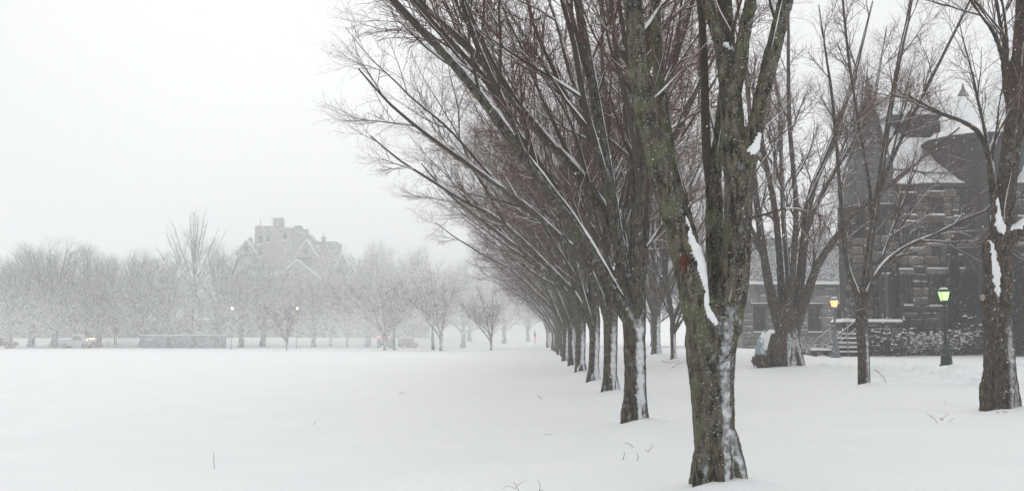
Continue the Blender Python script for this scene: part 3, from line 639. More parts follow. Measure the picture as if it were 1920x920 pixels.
for px, py, v, s, lab in FAR:
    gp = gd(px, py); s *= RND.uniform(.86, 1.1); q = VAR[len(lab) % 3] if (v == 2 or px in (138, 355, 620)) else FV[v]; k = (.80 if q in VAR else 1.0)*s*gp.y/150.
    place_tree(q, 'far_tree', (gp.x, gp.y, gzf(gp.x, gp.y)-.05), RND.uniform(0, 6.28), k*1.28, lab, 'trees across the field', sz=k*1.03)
BACK = [(360, 209, 3, 1.46, 'tall airy tree standing above the others left of the far building'),
 (60, 217, 1, 1.38, 'misty tree behind the row at the left, over the red pickup'),
 (165, 222, 0, 1.44, 'misty tree behind the parked truck'), (262, 214, 1, 1.38, 'misty tree behind the long shed at its left end'),
 (700, 225, 2, 1.50, 'misty tree behind the red tail lights'), (775, 217, 0, 1.38, 'misty tree behind the pinkish van'),
 (880, 226, 1, 1.38, 'misty tree behind the lone small tree'), (945, 244, 2, 1.32, 'misty tree right of the lone small tree'), (990, 262, 0, 1.32, 'faint misty tree where the row vanishes'),
 (-60, 207, 0, 1.32, 'misty tree beyond the left edge')]
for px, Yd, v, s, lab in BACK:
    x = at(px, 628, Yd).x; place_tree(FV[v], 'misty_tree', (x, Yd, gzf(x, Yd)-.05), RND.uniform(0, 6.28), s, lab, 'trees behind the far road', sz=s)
SIDE = [(1225, 120, 2, .9, 'misty tree seen between the second and the nearest trunk, farther back'), (1300, 112, 0, .9, 'misty tree hidden behind the nearest trunk'),
 (1395, 118, 1, .95, 'misty tree right behind the nearest trunk'), (1450, 128, 2, 1.0, 'misty tree behind the broad old tree'), (1550, 120, 3, .95, 'misty tree behind the orange lamp and the wing')]
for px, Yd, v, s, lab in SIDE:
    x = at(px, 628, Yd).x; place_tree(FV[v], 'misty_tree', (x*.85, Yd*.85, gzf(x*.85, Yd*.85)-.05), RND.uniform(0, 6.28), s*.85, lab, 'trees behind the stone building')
# ------------------------------------------------------------------ stonework
def block_mesh(seed, mat='stone'):
    rng = np.random.default_rng(seed); j = lambda s: rng.uniform(-s, s)
    # unit block: x -.5...5, z -.5...5, back at y=0, rough face towards -y
    bk = [(-.5, 0, -.5), (.5, 0, -.5), (.5, 0, .5), (-.5, 0, .5)]
    rim = [(-.49+j(.01), -.72, -.47+j(.03)), (.49+j(.01), -.72, -.47+j(.03)), (.49+j(.01), -.72, .47+j(.03)), (-.49+j(.01), -.72, .47+j(.03))]
    face = [(-.40+j(.05), -.9+j(.08), -.34+j(.08)), (.05+j(.15), -.95+j(.1), -.36+j(.06)), (.40+j(.05), -.9+j(.08), -.34+j(.08)), (.41+j(.04), -.92+j(.08), .33+j(.08)), (0+j(.15), -1+j(.06), .36+j(.05)), (-.41+j(.04), -.9+j(.1), .34+j(.06))]
    v = bk+rim+face
    f = [(0, 1, 5, 4), (1, 2, 6, 5), (2, 3, 7, 6), (3, 0, 4, 7), (4, 5, 10, 9, 8), (5, 6, 11, 10), (6, 7, 13, 12, 11), (7, 4, 8, 13), (8, 9, 12, 13), (9, 10, 11, 12)]
    me = bpy.data.meshes.new('stone'); me.from_pydata(v, [], f); me.materials.append(M[mat]); me.update(); return me, np.array(v), f
BLK = [block_mesh(i) for i in range(7)]; HAZED = [block_mesh(i, 'stone_hazed') for i in range(7)]
class Stones:
    def __init__(s, seed): s.r = np.random.default_rng(seed); s.t = []; s.snow = MB()
    def wall(s, o, rz, W, z0, z1, openings=(), **kw):
        u = 0.0
        while u < W-.01:
            w_ = s.r.uniform(1.3, 2.6); w_ = w_ if W-u-w_ > .9 else W-u
            s.panel((o[0]+math.cos(rz)*u, o[1]+math.sin(rz)*u), rz, w_, z0, z1, [(a-u, b-u, p, q) for a, b, p, q in openings if b > u and a < u+w_], **kw); u += w_
    def panel(s, o, rz, W, z0, z1, openings=(), lo=.34, hi=.58, dep=(.08, .22), prio=0, ln=(.4, 1.1), sn=.2):
        """courses of rough blocks on the plane through o, along (cos rz, sin rz), facing -y turned by rz"""
        r = s.r; z = z0; c, sn_ = math.cos(rz), math.sin(rz)
        while z < z1-.12:
            h = min(r.uniform(lo, hi), z1-z)
            cuts = sorted([(max(a, 0), min(b, W)) for a, b, p, q in openings if p < z+h-.05 and q > z+.05])
            spans = []; u = 0.0
            for a, b in cuts:
                if a > u: spans.append((u, a))
                u = max(u, b)
            if u < W: spans.append((u, W))
            for a, b in spans:
                x = a
                while x < b-.02:
                    l = r.uniform(*ln); l = l if b-x-l > .35 else b-x
                    d = r.uniform(*dep); um = x+l/2
                    s.t.append((prio, (o[0]+c*um, o[1]+sn_*um, z+h/2), rz, (l-.06, d, h-.05), r.integers(7)))
                    if r.random() < sn and l > .3:
                        k = r.uniform(.5, .95)*l; th = r.uniform(.03, .07)
                        q = []
                        for uu, yy, zz in ((um-k/2, 0, 0), (um+k/2, 0, 0), (um+k/2, -d*.95, 0), (um-k/2, -d*.95, 0), (um-k*.4, 0, th), (um+k*.4, 0, th), (um+k*.38, -d*.7, th*.8), (um-k*.4, -d*.7, th*.8)):
                            q.append((o[0]+c*uu-sn_*yy, o[1]+sn_*uu+c*yy, z+h-.02+zz))
                        s.snow.add(q, [(0, 1, 2, 3), (7, 6, 5, 4), (0, 4, 5, 1), (1, 5, 6, 2), (2, 6, 7, 3), (3, 7, 4, 0)])
                    x += l
            z += h
    def build(s, parent, limit=300, BLK=BLK, mat='stone'):
        s.t.sort(key=lambda a: a[0])
        for p, loc, rz, scl, k in s.t[:limit]:
            ob = bpy.data.objects.new('stone', BLK[k][0]); ob.location = loc; ob.rotation_euler = (0, 0, rz); ob.scale = scl; link(ob, parent)
        rest = s.t[limit:]
        if rest:
            m = MB()
            for p, loc, rz, scl, k in rest:
                v = BLK[k][1]*np.array(scl); c, q = math.cos(rz), math.sin(rz)
                v = np.stack([v[:, 0]*c-v[:, 1]*q, v[:, 0]*q+v[:, 1]*c, v[:, 2]], 1)+np.array(loc); m.add(v.tolist(), BLK[k][2])
            m.build('stone_courses', M[mat], parent, kind='stuff')
        s.snow.build('ledge_snow', M['snow'], parent, smooth=False, kind='stuff')
def window(parent, x0, x1, z0, z1, y, mull=1, arch=False, trans=1):
    """window standing in the plane y (facing -y): pane, frame, sill with snow"""
    m = MB(); m.box(x0, x1, y-.05, y-.02, z0, z1); w_ = m.build('window', M['glass_dark'], parent)
    f = MB(); t = .07
    f.box(x0, x0+t, y-.11, y-.05, z0, z1); f.box(x1-t, x1, y-.11, y-.05, z0, z1); f.box(x0+t, x1-t, y-.11, y-.05, z1-t, z1); f.box(x0+t, x1-t, y-.11, y-.05, z0, z0+t)
    for k in range(mull):
        xm = x0+(x1-x0)*(k+1)/(mull+1); f.box(xm-.03, xm+.03, y-.10, y-.05, z0+t, z1-t)
    for k in range(trans):
        zm = z0+(z1-z0)*(k+1)/(trans+1)+.15; f.box(x0+t, x1-t, y-.095, y-.05, zm-.03, zm+.03)
    f.build('frame', M['frame'], w_)
    s = MB(); s.box(x0-.12, x1+.12, y-.26, y-.003, z0-.18, z0-.003); s.build('sill', M['stone'], w_)
    s = MB(); s.prism([(x0-.1, z0), (x1+.1, z0), (x1+.02, z0+.09), (x0, z0+.10)], y-.25, y-.05, 'y'); s.build('sill_snow', M['snow'], w_)
    l = MB(); l.box(x0-.2, x1+.2, y-.21, y-.003, z1+.003, z1+.32); l.build('lintel', M['stone'], w_)
    l = MB(); l.prism([(x0-.18, z1+.325), (x1+.18, z1+.325), (x1+.1, z1+.40), (x0-.1, z1+.41)], y-.2, y-.02, 'y'); l.build('lintel_snow', M['snow'], w_)
    return w_
# ------------------------------------------------------------------ the stone building at the right
Y0 = 60.0; KX = Y0/FPX
def bx(px, Yd=Y0): return at(px, 628, Yd).x
def bz(py, Yd=Y0): return at(1700, py, Yd).z
GB = .50
OX = bx(1690)
bd = empty('stone_building', (OX, Y0, GB)); tag(bd, 'dark rough stone building with slate spire and snowy roof behind the lamps', 'building')
def U(px, Yd=Y0): return bx(px, Yd)-OX
def H(py, Yd=Y0): return bz(py, Yd)-GB
XR = U(2120); EAVE = H(346)
st = Stones(9)
core = MB(); core.box(U(1690), XR, 0, 11, -.6, EAVE)
core.build('wall', M['mortar'], bd)
WIN = [(1684+8, 1700+10, 573, 515), (1745, 1777, 574, 514), (1744, 1774, 457, 428-12), (1700, 1722, 466, 425), (1800, 1822, 574, 514), (1800, 1822, 457, 416), (1700, 1722, 404, 372), (1750, 1775, 404, 370), (1905, 1935, 574, 514), (1905, 1935, 457, 416), (1965, 1995, 574, 514), (1965, 1995, 457, 416)]
opn = []
for x0, x1, y0, y1 in WIN:
    a, b, p, q = U(x0), U(x1), H(y0), H(y1); opn.append((a-.05, b+.05, p-.18, q+.33)); window(bd, a, b, p, q, 0, 1)
b0, b1 = U(1693), U(1706); opn.append((b0, b1, .3, 1.7)); mm = MB(); mm.box(b0, b1, -.06, -.01, .3, 1.7); mm.build('cellar_opening', M['glass_dark'], bd)
st.wall((0, 0), 0, U(1945), -.3, EAVE, opn, prio=0)
st.wall((U(1945), 0), 0, XR-U(1945), -.3, EAVE, [(a-U(1945), b-U(1945), p, q) for a, b, p, q in opn], prio=3)
# spired tower left of the wall
TCX = U(1652); TCY = .9; TR = 1.58; TZ = H(395)
tw = MB(); tw.lathe([(TR, -.6), (TR, TZ)], 8, (TCX, TCY), 0, math.pi/8); tw.build('tower_wall', M['mortar'], bd)
side = 2*TR*math.sin(math.pi/8); ap = TR*math.cos(math.pi/8)
for k in range(8):
    a = -math.pi/2+k*math.pi/4; rz = a+math.pi/2
    if k in (3, 4, 5): continue
    ox = TCX+ap*math.cos(a)-side/2*math.cos(rz); oy = TCY+ap*math.sin(a)-side/2*math.sin(rz)
    ops = [(side*.22, side*.78, 1.8, 5.2), (side*.25, side*.75, 7.2, 9.2)] if k in (0, 1) else ([(side*.25, side*.75, 7.2, 9.2)] if k == 7 else [])
    st.wall((ox, oy), rz, side, -.3, TZ, ops, prio=1 if k in (0, 1, 7) else 4, ln=(.45, 1.0))
    for (a_, b_, p_, q_) in ops:
        e = MB(); c_, s_ = math.cos(rz), math.sin(rz)
        vs = []
        for uu, yy, zz in ((a_, -.05, p_), (b_, -.05, p_), (b_, -.05, q_), (a_, -.05, q_), (a_, -.01, p_), (b_, -.01, p_), (b_, -.01, q_), (a_, -.01, q_)):
            vs.append((ox+c_*uu-s_*yy, oy+s_*uu+c_*yy, zz))
        e.add(vs, [(0, 1, 2, 3), (7, 6, 5, 4), (0, 4, 5, 1), (1, 5, 6, 2), (2, 6, 7, 3), (3, 7, 4, 0)])
        wq = e.build('window', M['glass_dark'], bd)
        f = MB()
        for um in (a_+.04, (a_+b_)/2, b_-.04):
            f.tube([(ox+c_*um+s_*.09, oy+s_*um-c_*.09, p_), (ox+c_*um+s_*.09, oy+s_*um-c_*.09, q_)], .045, 5)
        f.build('frame', M['frame'], wq)
cn = MB(); cn.lathe([(TR+.18, TZ), (TR+.3, TZ+.12), (TR+.3, TZ+.3), (TR+.1, TZ+.42)], 8, (TCX, TCY), 0, math.pi/8); cn.build('cornice', M['stone'], bd)
SPZ = H(160)
sp = MB(); prof = [(TR+.25, TZ+.42)]
for k in range(1, 16):
    t = k/16; r_ = (TR+.2)*(1-t)**.95+.1; prof += [(r_+.05, TZ+.42+(SPZ-TZ-.6)*t-.02), (r_, TZ+.42+(SPZ-TZ-.6)*t)]
prof += [(.2, SPZ-.2), (.32, SPZ-.1), (.32, SPZ+.15), (.12, SPZ+.3), (.05, SPZ+.9)]
sp.lathe(prof, 8, (TCX, TCY), 0, math.pi/8); sp.build('spire', M['slate_grey'], bd)
# chimney stack beside the tower
ch = MB(); ch.box(U(1692), U(1727), .35, 1.9, EAVE-.5, H(322)); ch.box(U(1690), U(1729), .27, 1.98, H(322), H(322)+.22); co = ch.build('chimney', M['stone'], bd)
cs = MB(); cs.box(U(1690.5), U(1728.5), .29, 1.96, H(322)+.223, H(322)+.36); cs.build('chimney_snow', M['snow'], co)
# main roof under snow
RZ = H(183, 65.5); rf = MB(); rf.prism([(-.5, EAVE), (11.5, EAVE), (6.0, RZ), (5.2, RZ)], U(1672), XR+.3, 'x'); ro = rf.build('roof', M['snow'], bd)
gt = MB(); gt.box(U(1728), XR, -.62, -.5, EAVE-.22, EAVE+.02); gt.build('gutter', M['frame'], ro)
# broad dark dormer high on the roof
dz1 = H(211, 61.5); dz0 = H(262, 61.5); dm = MB()
dx0, dx1, dxa, dxb = U(1697, 61.5), U(1790, 61.5), U(1724, 61.5), U(1768, 61.5); yd = 2.2
dm.add([(dx0, yd, dz1), (dx0+.5, yd+.1, dz1-1.0), (dxa, yd+.2, dz0+.25), (dxb, yd+.2, dz0), (dx1-.35, yd+.1, dz1-.8), (dx1, yd, dz1),
        (dx0, yd+5, dz1), (dx0+.5, yd+5, dz1-1.0), (dxa, yd+5, dz0+.25), (dxb, yd+5, dz0), (dx1-.35, yd+5, dz1-.8), (dx1, yd+5, dz1)],
       [(0, 1, 2, 3, 4, 5), (11, 10, 9, 8, 7, 6)]+[(i, i+6, (i+1) % 6+6, (i+1) % 6) for i in range(6)])
do = dm.build('dormer', M['slate'], bd)
dr = MB(); dr.prism([(dx0-.35, dz1+.01), (dx1+.35, dz1+.01), (dx1-.6, dz1+.7), (dx0+.6, dz1+.7)], yd-.3, yd+5, 'y'); dr.build('dormer_snow', M['snow'], do)
dw = MB()
for k in range(4):
    xx = dxa-.2+k*.62; dw.box(xx, xx+.42, yd-.02, yd+.06, dz1-1.15, dz1-.35)
dw.build('window', M['glass_dark'], do)
# jettied bay with flaring dark shingles
BCX = U(1862); BCY = 1.1; bz1 = H(262); bz0 = EAVE-.8
by_ = MB(); by_.lathe([(2.1, -.6), (2.1, bz0), (2.16, bz0+.5), (2.3, bz0+1.3), (2.6, bz0+2.1), (3.0, bz1-.36), (3.35, bz1-.24), (3.35, bz1), (2.8, bz1+.4), (1.9, bz1+.7), (.3, bz1+.95)], 12, (BCX, BCY), 0, .13)
bo = by_.build('bay', M['slate'], bd)
bs = MB(); bs.lathe([(3.22, bz1+.1), (2.8, bz1+.46), (1.9, bz1+.82), (.3, bz1+1.12), (.05, bz1+1.16)], 12, (BCX, BCY), 0, .13); bs.build('bay_snow', M['snow'], bo)
for a_, z_ in ((-2.35, H(574)), (-1.57, H(574)), (-.8, H(574)), (-2.35, H(457)), (-1.57, H(457)), (-.8, H(457))):
    cx_, cy_ = BCX+2.07*math.cos(a_), BCY+2.07*math.sin(a_); m = MB()
    tx, ty = -math.sin(a_), math.cos(a_); nx_, ny_ = math.cos(a_), math.sin(a_)
    vs = [(cx_+tx*u+nx_*d, cy_+ty*u+ny_*d, z_+zz) for d in (.06, -.2) for u, zz in ((-.42, 0), (.42, 0), (.42, 2.1), (-.42, 2.1))]
    m.add(vs, [(0, 1, 2, 3), (7, 6, 5, 4), (0, 4, 5, 1), (1, 5, 6, 2), (2, 6, 7, 3), (3, 7, 4, 0)]); wo = m.build('window', M['glass_dark'], bo)
    m = MB(); c2 = [(cx_+tx*u+nx_*d, cy_+ty*u+ny_*d, z_+zz) for zz in (-.16, -.003, .07) for d in (.22, -.2) for u in (-.5, .5)]
    m.add(c2[:8], [(0, 1, 3, 2), (4, 6, 7, 5), (0, 4, 5, 1), (2, 3, 7, 6), (0, 2, 6, 4), (1, 5, 7, 3)]); m.build('sill', M['stone'], wo)
# pale spire behind and gable at the right
s2_ = MB(); s2_.lathe([(1.9, EAVE), (1.9, H(262, 69)), (2.05, H(260, 69)), (1.65, H(232, 69)), (.12, H(160, 69)), (.04, H(150, 69))], 8, (U(1837, 69), 10.0), 0, .2); s2_.build('rear_spire', M['slate_dust'], bd)
g2 = MB(); g2.prism([(U(1860, 64), EAVE), (U(2060, 64), EAVE), (U(1960, 64), H(110, 64))], 1.0, 9, 'y'); go = g2.build('gable', M['slate_dust'], bd)
for sg, xa in ((-1, 1856), (1, 2064)):
    s_ = MB(); xe, xp = U(xa, 64), U(1960, 64); zp = H(110, 64)
    s_.add([(xe, .7, EAVE-.1), (xp, .7, zp+.05), (xp, 9.2, zp+.05), (xe, 9.2, EAVE-.1), (xe, .7, EAVE+.25), (xp, .7, zp+.42), (xp, 9.2, zp+.42), (xe, 9.2, EAVE+.25)],
           [(0, 1, 2, 3), (7, 6, 5, 4), (0, 4, 5, 1), (1, 5, 6, 2), (2, 6, 7, 3), (3, 7, 4, 0)]); s_.build('gable_snow', M['snow'], go)
# porch: low walls, recessed door, columns
PX0, PX1 = U(1600, 57.3), U(1688, 57.3); pw = MB(); pw.box(PX0, PX1, -2.8, -.9, -.6, H(608, 57.3)); po = pw.build('porch', M['mortar'], bd)
st.wall((PX0, -2.8), 0, PX1-PX0, -.3, H(608, 57.3)-.05, prio=0, lo=.35, hi=.5, ln=(.5, 1.1))
pc = MB(); pc.box(PX0-.7, PX1+.05, -3.0, -.85, H(608, 57.3), H(608, 57.3)+.14); pc.build('coping', M['stone'], po)
ps = MB(); ps.prism([(PX0-.72, H(608, 57.3)+.145), (PX1+.04, H(608, 57.3)+.145), (PX1-.02, H(608, 57.3)+.30), (PX0-.6, H(608, 57.3)+.33)], -3.02, -.86, 'y'); ps.build('coping_snow', M['snow'], po)
dd = MB(); dd.box(U(1650), U(1671), -1.15, -.97, H(603), H(518)); dq = dd.build('door', M['glass_dark'], bd)
dl = MB()
for xx in (1637, 1646, 1674): dl.lathe([(.2, H(606)), (.2, H(600)), (.14, H(596)), (.12, H(526)), (.2, H(520)), (.24, H(514))], 8, (U(xx), -1.5))
dl.build('porch_column', M['stone'], bd, smooth=True)
st.build(bd)
# steps and rails left of the porch
sx0, sx1 = U(1560, 56.6), PX0
stp = empty('porch_steps', (OX+sx0, 56.9, GB)); tag(stp, 'snowy stone steps with metal handrails left of the porch', 'steps'); SW = sx1-sx0
for k in range(5):
    m = MB(); h = .25*(k+1); m.box(k*SW/5.2, SW, -.9+.0*k, 1.6, h-.32, h-.05); s_ = m.build('step', M['stone'], stp)
    m = MB(); m.box(k*SW/5.2-.02, SW+.0, -.92, 1.62, h-.047, h+.03); m.build('step_snow', M['snow'], s_)
for yy in (-1.0, 1.75):
    m = MB(); m.tube([(-.55, yy, .55), (-.1, yy, 1.0), (SW*.9, yy, 2.1), (SW+.25, yy, 2.1)], .045, 6); m.tube([(-.1, yy, .55), (SW*.9, yy, 1.65)], .03, 5)
    for t in (-.1, SW*.45, SW*.9): m.tube([(t, yy, -.3), (t, yy, 1.0+1.55*(t+.1)/(SW*.9+.1))], .035, 6)
    m.build('handrail', M['rail'], stp)
# hazy wing farther left
YW = 88.0
wg = empty('wing_building', (bx(1392, YW), YW, GB)); tag(wg, 'low hazy grey stone wing with a slate roof, behind the broad old tree', 'building')
WW = bx(1604, YW)-bx(1392, YW); WE = bz(531, YW)-GB; WR = bz(446, YW+5)-GB
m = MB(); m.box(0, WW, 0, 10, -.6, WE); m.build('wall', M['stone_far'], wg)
s5 = Stones(44); wop = []
for k in range(4):
    a = 1.0+k*2.4; wop.append((a-.05, a+1.15, 1.2, 3.6+.33)); window(wg, a, a+1.1, 1.4, 3.6, 0, 1)
s5.wall((0, 0), 0, WW, -.3, WE, wop, prio=0, lo=.5, hi=.72, ln=(.8, 1.8)); s5.build(wg, 130, HAZED, 'stone_hazed')
m = MB(); m.prism([(-.5, WE), (10.5, WE), (5.0, WR)], -.3, WW+.2, 'x'); wr = m.build('roof', M['slate_grey'], wg)
m = MB(); m.box(-.3, WW+.2, -.58, -.3, WE-.1, WE+.16); m.build('eave_snow', M['snow'], wr)
# foundation shrubs heavy with snow
def shrub(name, px, Yd, w_, h_, seed, label, twigm, snow_amt=1.0, group=None, cat='shrub', gy=None, stems=26, nsn=120):
    rng = np.random.default_rng(seed); x = bx(px, Yd); e = empty(name, (x, Yd, gzf(x, Yd)-.03)); tag(e, label, cat, group)
    n = stems; S = np.zeros((n, 3)); S[:, 0] = rng.uniform(-.3, .3, n)*w_; S[:, 1] = rng.uniform(-.25, .25, n)*w_
    D = np.stack([S[:, 0]/w_*2.2+rng.normal(size=n)*.3, S[:, 1]/w_*2+rng.normal(size=n)*.3, np.ones(n)], 1); D = nrm(D)
    P = np.empty((n, 6, 3)); P[:, 0] = S; L = h_*rng.uniform(.6, 1.15, n)
    for k in range(1, 6): D = nrm(D+rng.normal(size=(n, 3))*.12+np.array([0, 0, -.04])); P[:, k] = P[:, k-1]+D*(L/5)[:, None]
    Rr = np.full((n, 1), .022)*np.linspace(1, .4, 6)[None]
    P1, R1 = spawn(rng, P, Rr, 9, .1, 1, (25, 60), (.3*h_, .6*h_), .012, .8, 4, .15, np.array([0, 0, .05]))
    P2, R2 = spawn(rng, P1, R1, 5, .1, 1, (25, 60), (.15*h_, .3*h_), .008, .9, 3, .15, np.zeros(3))
    c = [(*tubes(P, Rr, 4), None, 0), (*tubes(P1, R1, 3), None, 0), (*tubes(P2, R2, 3), None, 0)]
    v, q, t, mi = merge(c); link(bpy.data.objects.new('branches', np_mesh('branches', v, q, t, [twigm], mi)), e)
    tips = np.vstack([P2[:, -1], P1[:, -1], P1[:, 2]]); tips = tips[rng.random(len(tips)) < snow_amt*.6]
    N = len(tips); s_ = rng.uniform(.02, .13, N)**1.0*min(1.2, h_)*(.5+.5*tips[:, 2]/h_)
    k = 6; a = 2*np.pi*np.arange(k)/k; ring = np.stack([np.cos(a), np.sin(a), np.zeros(k)], 1)
    V = np.concatenate([tips[:, None]+ring[None]*s_[:, None, None]*rng.uniform(.7, 1.3, (N, k, 1)), (tips+np.array([0, 0, 1])*s_[:, None]*.6)[:, None], (tips-np.array([0, 0, 1])*s_[:, None]*.25)[:, None]], 1)
    b = (np.arange(N)*(k+2))[:, None, None]; i = np.arange(k); j = (i+1) % k
    T = np.concatenate([np.stack([i, j, np.full(k, k)], 1)[None]+b, np.stack([j, i, np.full(k, k+1)], 1)[None]+b], 1).reshape(-1, 3)
    sn = link(bpy.data.objects.new('snow_clumps', np_mesh('snow_clumps', V.reshape(-1, 3), None, T, [M['snow']])), e); sn['kind'] = 'stuff'
    return e
SG = 'snowy shrubs along the building'
shrub('shrub', 1652, 56.9, 2.75, 1.62, 61, 'wide twiggy shrub below the porch wall', M['shrub_twig'], .16, SG, stems=46)
shrub('shrub', 1737, 58.5, 1.94, 1.22, 62, 'snow laden shrub left of the green lamp', M['shrub_twig'], .42, SG, stems=34)
shrub('shrub', 1705, 58.3, 1.46, 0.77, 63, 'low snow laden shrub at the cellar opening', M['shrub_twig'], .42, SG)
shrub('shrub', 1800, 58.3, 2.11, 1.22, 64, 'snow laden shrub right of the green lamp', M['shrub_twig'], .42, SG, stems=34)
shrub('shrub', 1833, 58.0, 1.30, 1.78, 65, 'tall brown shrub next to the thick leaning tree', M['leaf_brown'], .15, SG)
for i, (px, yd, w_, h_, lab) in enumerate(((1515, 60, 1.3, .57, 'low snowed-over shrub right of the broad old tree'), (1540, 61, 1.15, .5, 'low snowed-over shrub left of the orange lamp'), (1528, 58, 1.0, .45, 'small snowed-over shrub in front of the wing'))):
    shrub('shrub', px, yd, w_, h_, 70+i, lab, M['shrub_twig'], .9, SG, stems=18)
# brown clipped bushes at the old tree's foot
for i, (px, py, w_, h_, lab) in enumerate(((1429, 692, .95, .62, 'rounded brown bush left of the broad old tree'), (1447, 690, .75, .52, 'smaller brown bush touching the old tree trunk'))):
    gp = gd(px, py); e = empty('brown_bush', (gp.x, gp.y, gzf(gp.x, gp.y)-.05)); tag(e, lab, 'bush', 'brown bushes at the old tree')
    rng = np.random.default_rng(80+i); N = 900
    d = nrm(rng.normal(size=(N, 3))); rad_ = rng.uniform(.55, 1, N)[:, None]; C = d*rad_*np.array([w_/2, w_/2, h_*.55])+np.array([0, 0, h_*.5]); C = C[C[:, 2] > 0]; N = len(C)
    a = nrm(rng.normal(size=(N, 3))); b_ = nrm(np.cross(a, rng.normal(size=(N, 3)))); s_ = rng.uniform(.03, .07, N)[:, None]
    V = np.stack([C-a*s_, C+b_*s_*.5, C+a*s_, C-b_*s_*.5], 1); link(bpy.data.objects.new('leaves', np_mesh('leaves', V.reshape(-1, 3), np.arange(N*4).reshape(-1, 4), None, [M['leaf_brown']])), e)['kind'] = 'stuff'
    m = MB()
    for k in range(9):
        a = rng.uniform(0, 6.28); m.tube([(0, 0, 0), (.2*w_*math.cos(a), .2*w_*math.sin(a), h_*.5), (.45*w_*math.cos(a), .45*w_*math.sin(a), h_*rng.uniform(.6, 1.05))], [.012, .01, .006], 4)
    m.build('branches', M['shrub_twig'], e)
# dark evergreen against the wall behind the leaning tree
def evergreen(px, Yd, h_, w_, seed, label):
    rng = np.random.default_rng(seed); x = bx(px, Yd); e = empty('evergreen_tree', (x, Yd, gzf(x, Yd)-.05)); tag(e, label, 'tree', 'dark evergreens by the wall')
    m = MB(); m.tube([(0, 0, 0), (0, 0, h_*.5), (0, 0, h_*.95)], [.16, .1, .02], 7); m.build('trunk', M['bark_brown'], e)
    N = 9000; z = rng.random(N)**.8*h_; rr_ = w_/2*(1-(z/h_)**1.6)*(.75+.35*vnoise(z*1.2, rng.integers(0, 9, N)*3., seed))*np.sqrt(rng.uniform(.25, 1, N)); a = rng.uniform(0, 6.28, N)
    C = np.stack([rr_*np.cos(a), rr_*np.sin(a), z+.1], 1); ax = nrm(np.stack([np.cos(a), np.sin(a), rng.uniform(-.6, .5, N)], 1)+rng.normal(size=(N, 3))*.35)
    bb = nrm(np.cross(ax, rng.normal(size=(N, 3)))); s_ = rng.uniform(.08, .2, N)[:, None]
    V = np.stack([C-ax*s_, C+bb*s_*.3, C+ax*s_, C-bb*s_*.3], 1); link(bpy.data.objects.new('crown', np_mesh('crown', V.reshape(-1, 3), np.arange(N*4).reshape(-1, 4), None, [M['evergreen']])), e)
evergreen(1905, 56.0, 6.2, 3.0, 91, 'dark evergreen tree right behind the leaning tree')
evergreen(1795, 59.0, 6.8, 1.1, 92, 'narrow dark evergreen climbing the wall right of the green lamp')
evergreen(1950, 55.0, 5.3, 2.7, 93, 'dark evergreen tree at the right end of the wall')
# ------------------------------------------------------------------ street lamps
def lamp(px, py, Yd, hgt, iron, bulb, pane, label):
    x = at(px, py, Yd).x; e = empty('street_lamp', (x, Yd, gzf(x, Yd)-.03)); tag(e, label, 'street lamp', 'lit street lamps')
    k = hgt/4.2; zl = hgt-.78*k
    m = MB(); m.lathe([(.36*k, 0), (.36*k, .12), (.30*k, .18), (.27*k, .5), (.20*k, .62), (.17*k, .95), (.12*k, 1.1), (.13*k, 1.16)], 10); m.build('base', iron, e)
    m = MB(); m.lathe([(.085*k, 1.1), (.075*k, zl-.35), (.11*k, zl-.32), (.11*k, zl-.26), (.06*k, zl-.22), (.06*k, zl-.06), (.14*k, zl-.02), (.16*k, zl)], 10)
    m.tube([(-.18*k, 0, zl-.3), (.18*k, 0, zl-.3)], .018, 5); m.build('post', iron, e, smooth=False)
    lan = MB(); w0, w1, h1 = .13*k, .215*k, .46*k
    for sx in (-1, 1):
        for sy in (-1, 1): lan.tube([(sx*w0, sy*w0, zl), (sx*w1, sy*w1, zl+h1)], .014, 4)
    lan.lathe([(w1*1.5, zl+h1), (w1*1.52, zl+h1+.03), (w1*.85, zl+h1+.16), (w1*.35, zl+h1+.24), (.03, zl+h1+.28), (.025, zl+h1+.36)], 8, m=0, ph=math.pi/8)
    lan.box(-w0*1.1, w0*1.1, -w0*1.1, w0*1.1, zl-.001, zl+.03); lo = lan.build('lantern', iron, e)
    m = MB(); m.lathe([(.02, zl+.05), (.07*k, zl+.12), (.09*k, zl+.24), (.06*k, zl+.34), (.01, zl+.4)], 8); m.build('bulb', bulb, lo, smooth=True)
    for sx, sy in ((1, 0), (-1, 0), (0, 1), (0, -1)):
        tx, ty = sy, sx; m = MB(); d = .006
        vs = [(sx*(w0-q)+tx*w0*.9*u, sy*(w0-q)+ty*w0*.9*u, zl+.03) for q in (0, d) for u in (-1, 1)]+[(sx*(w1-q)+tx*w1*.92*u, sy*(w1-q)+ty*w1*.92*u, zl+h1) for q in (0, d) for u in (-1, 1)]
        m.add(vs, [(0, 1, 5, 4), (2, 6, 7, 3), (0, 2, 3, 1), (4, 5, 7, 6), (0, 4, 6, 2), (1, 3, 7, 5)]); m.build('pane', pane, lo)
    m = MB(); m.lathe([(w1*1.45, zl+h1+.035), (w1*.8, zl+h1+.175), (w1*.2, zl+h1+.25)], 8, ph=math.pi/8); m.build('cap_snow', M['snow'], lo, smooth=True)
    return e
gl2 = gd(1775, 687); lamp(1775, 687, gl2.y, 153*gl2.y/FPX, M['iron'], M['bulb_green'], M['pane_green'], 'black street lamp glowing green in front of the stone wall')
lamp(1567, 668, 54.5, 3.38, M['iron_grey'], M['bulb_warm'], M['pane_warm'], 'grey street lamp glowing orange beside the porch steps')
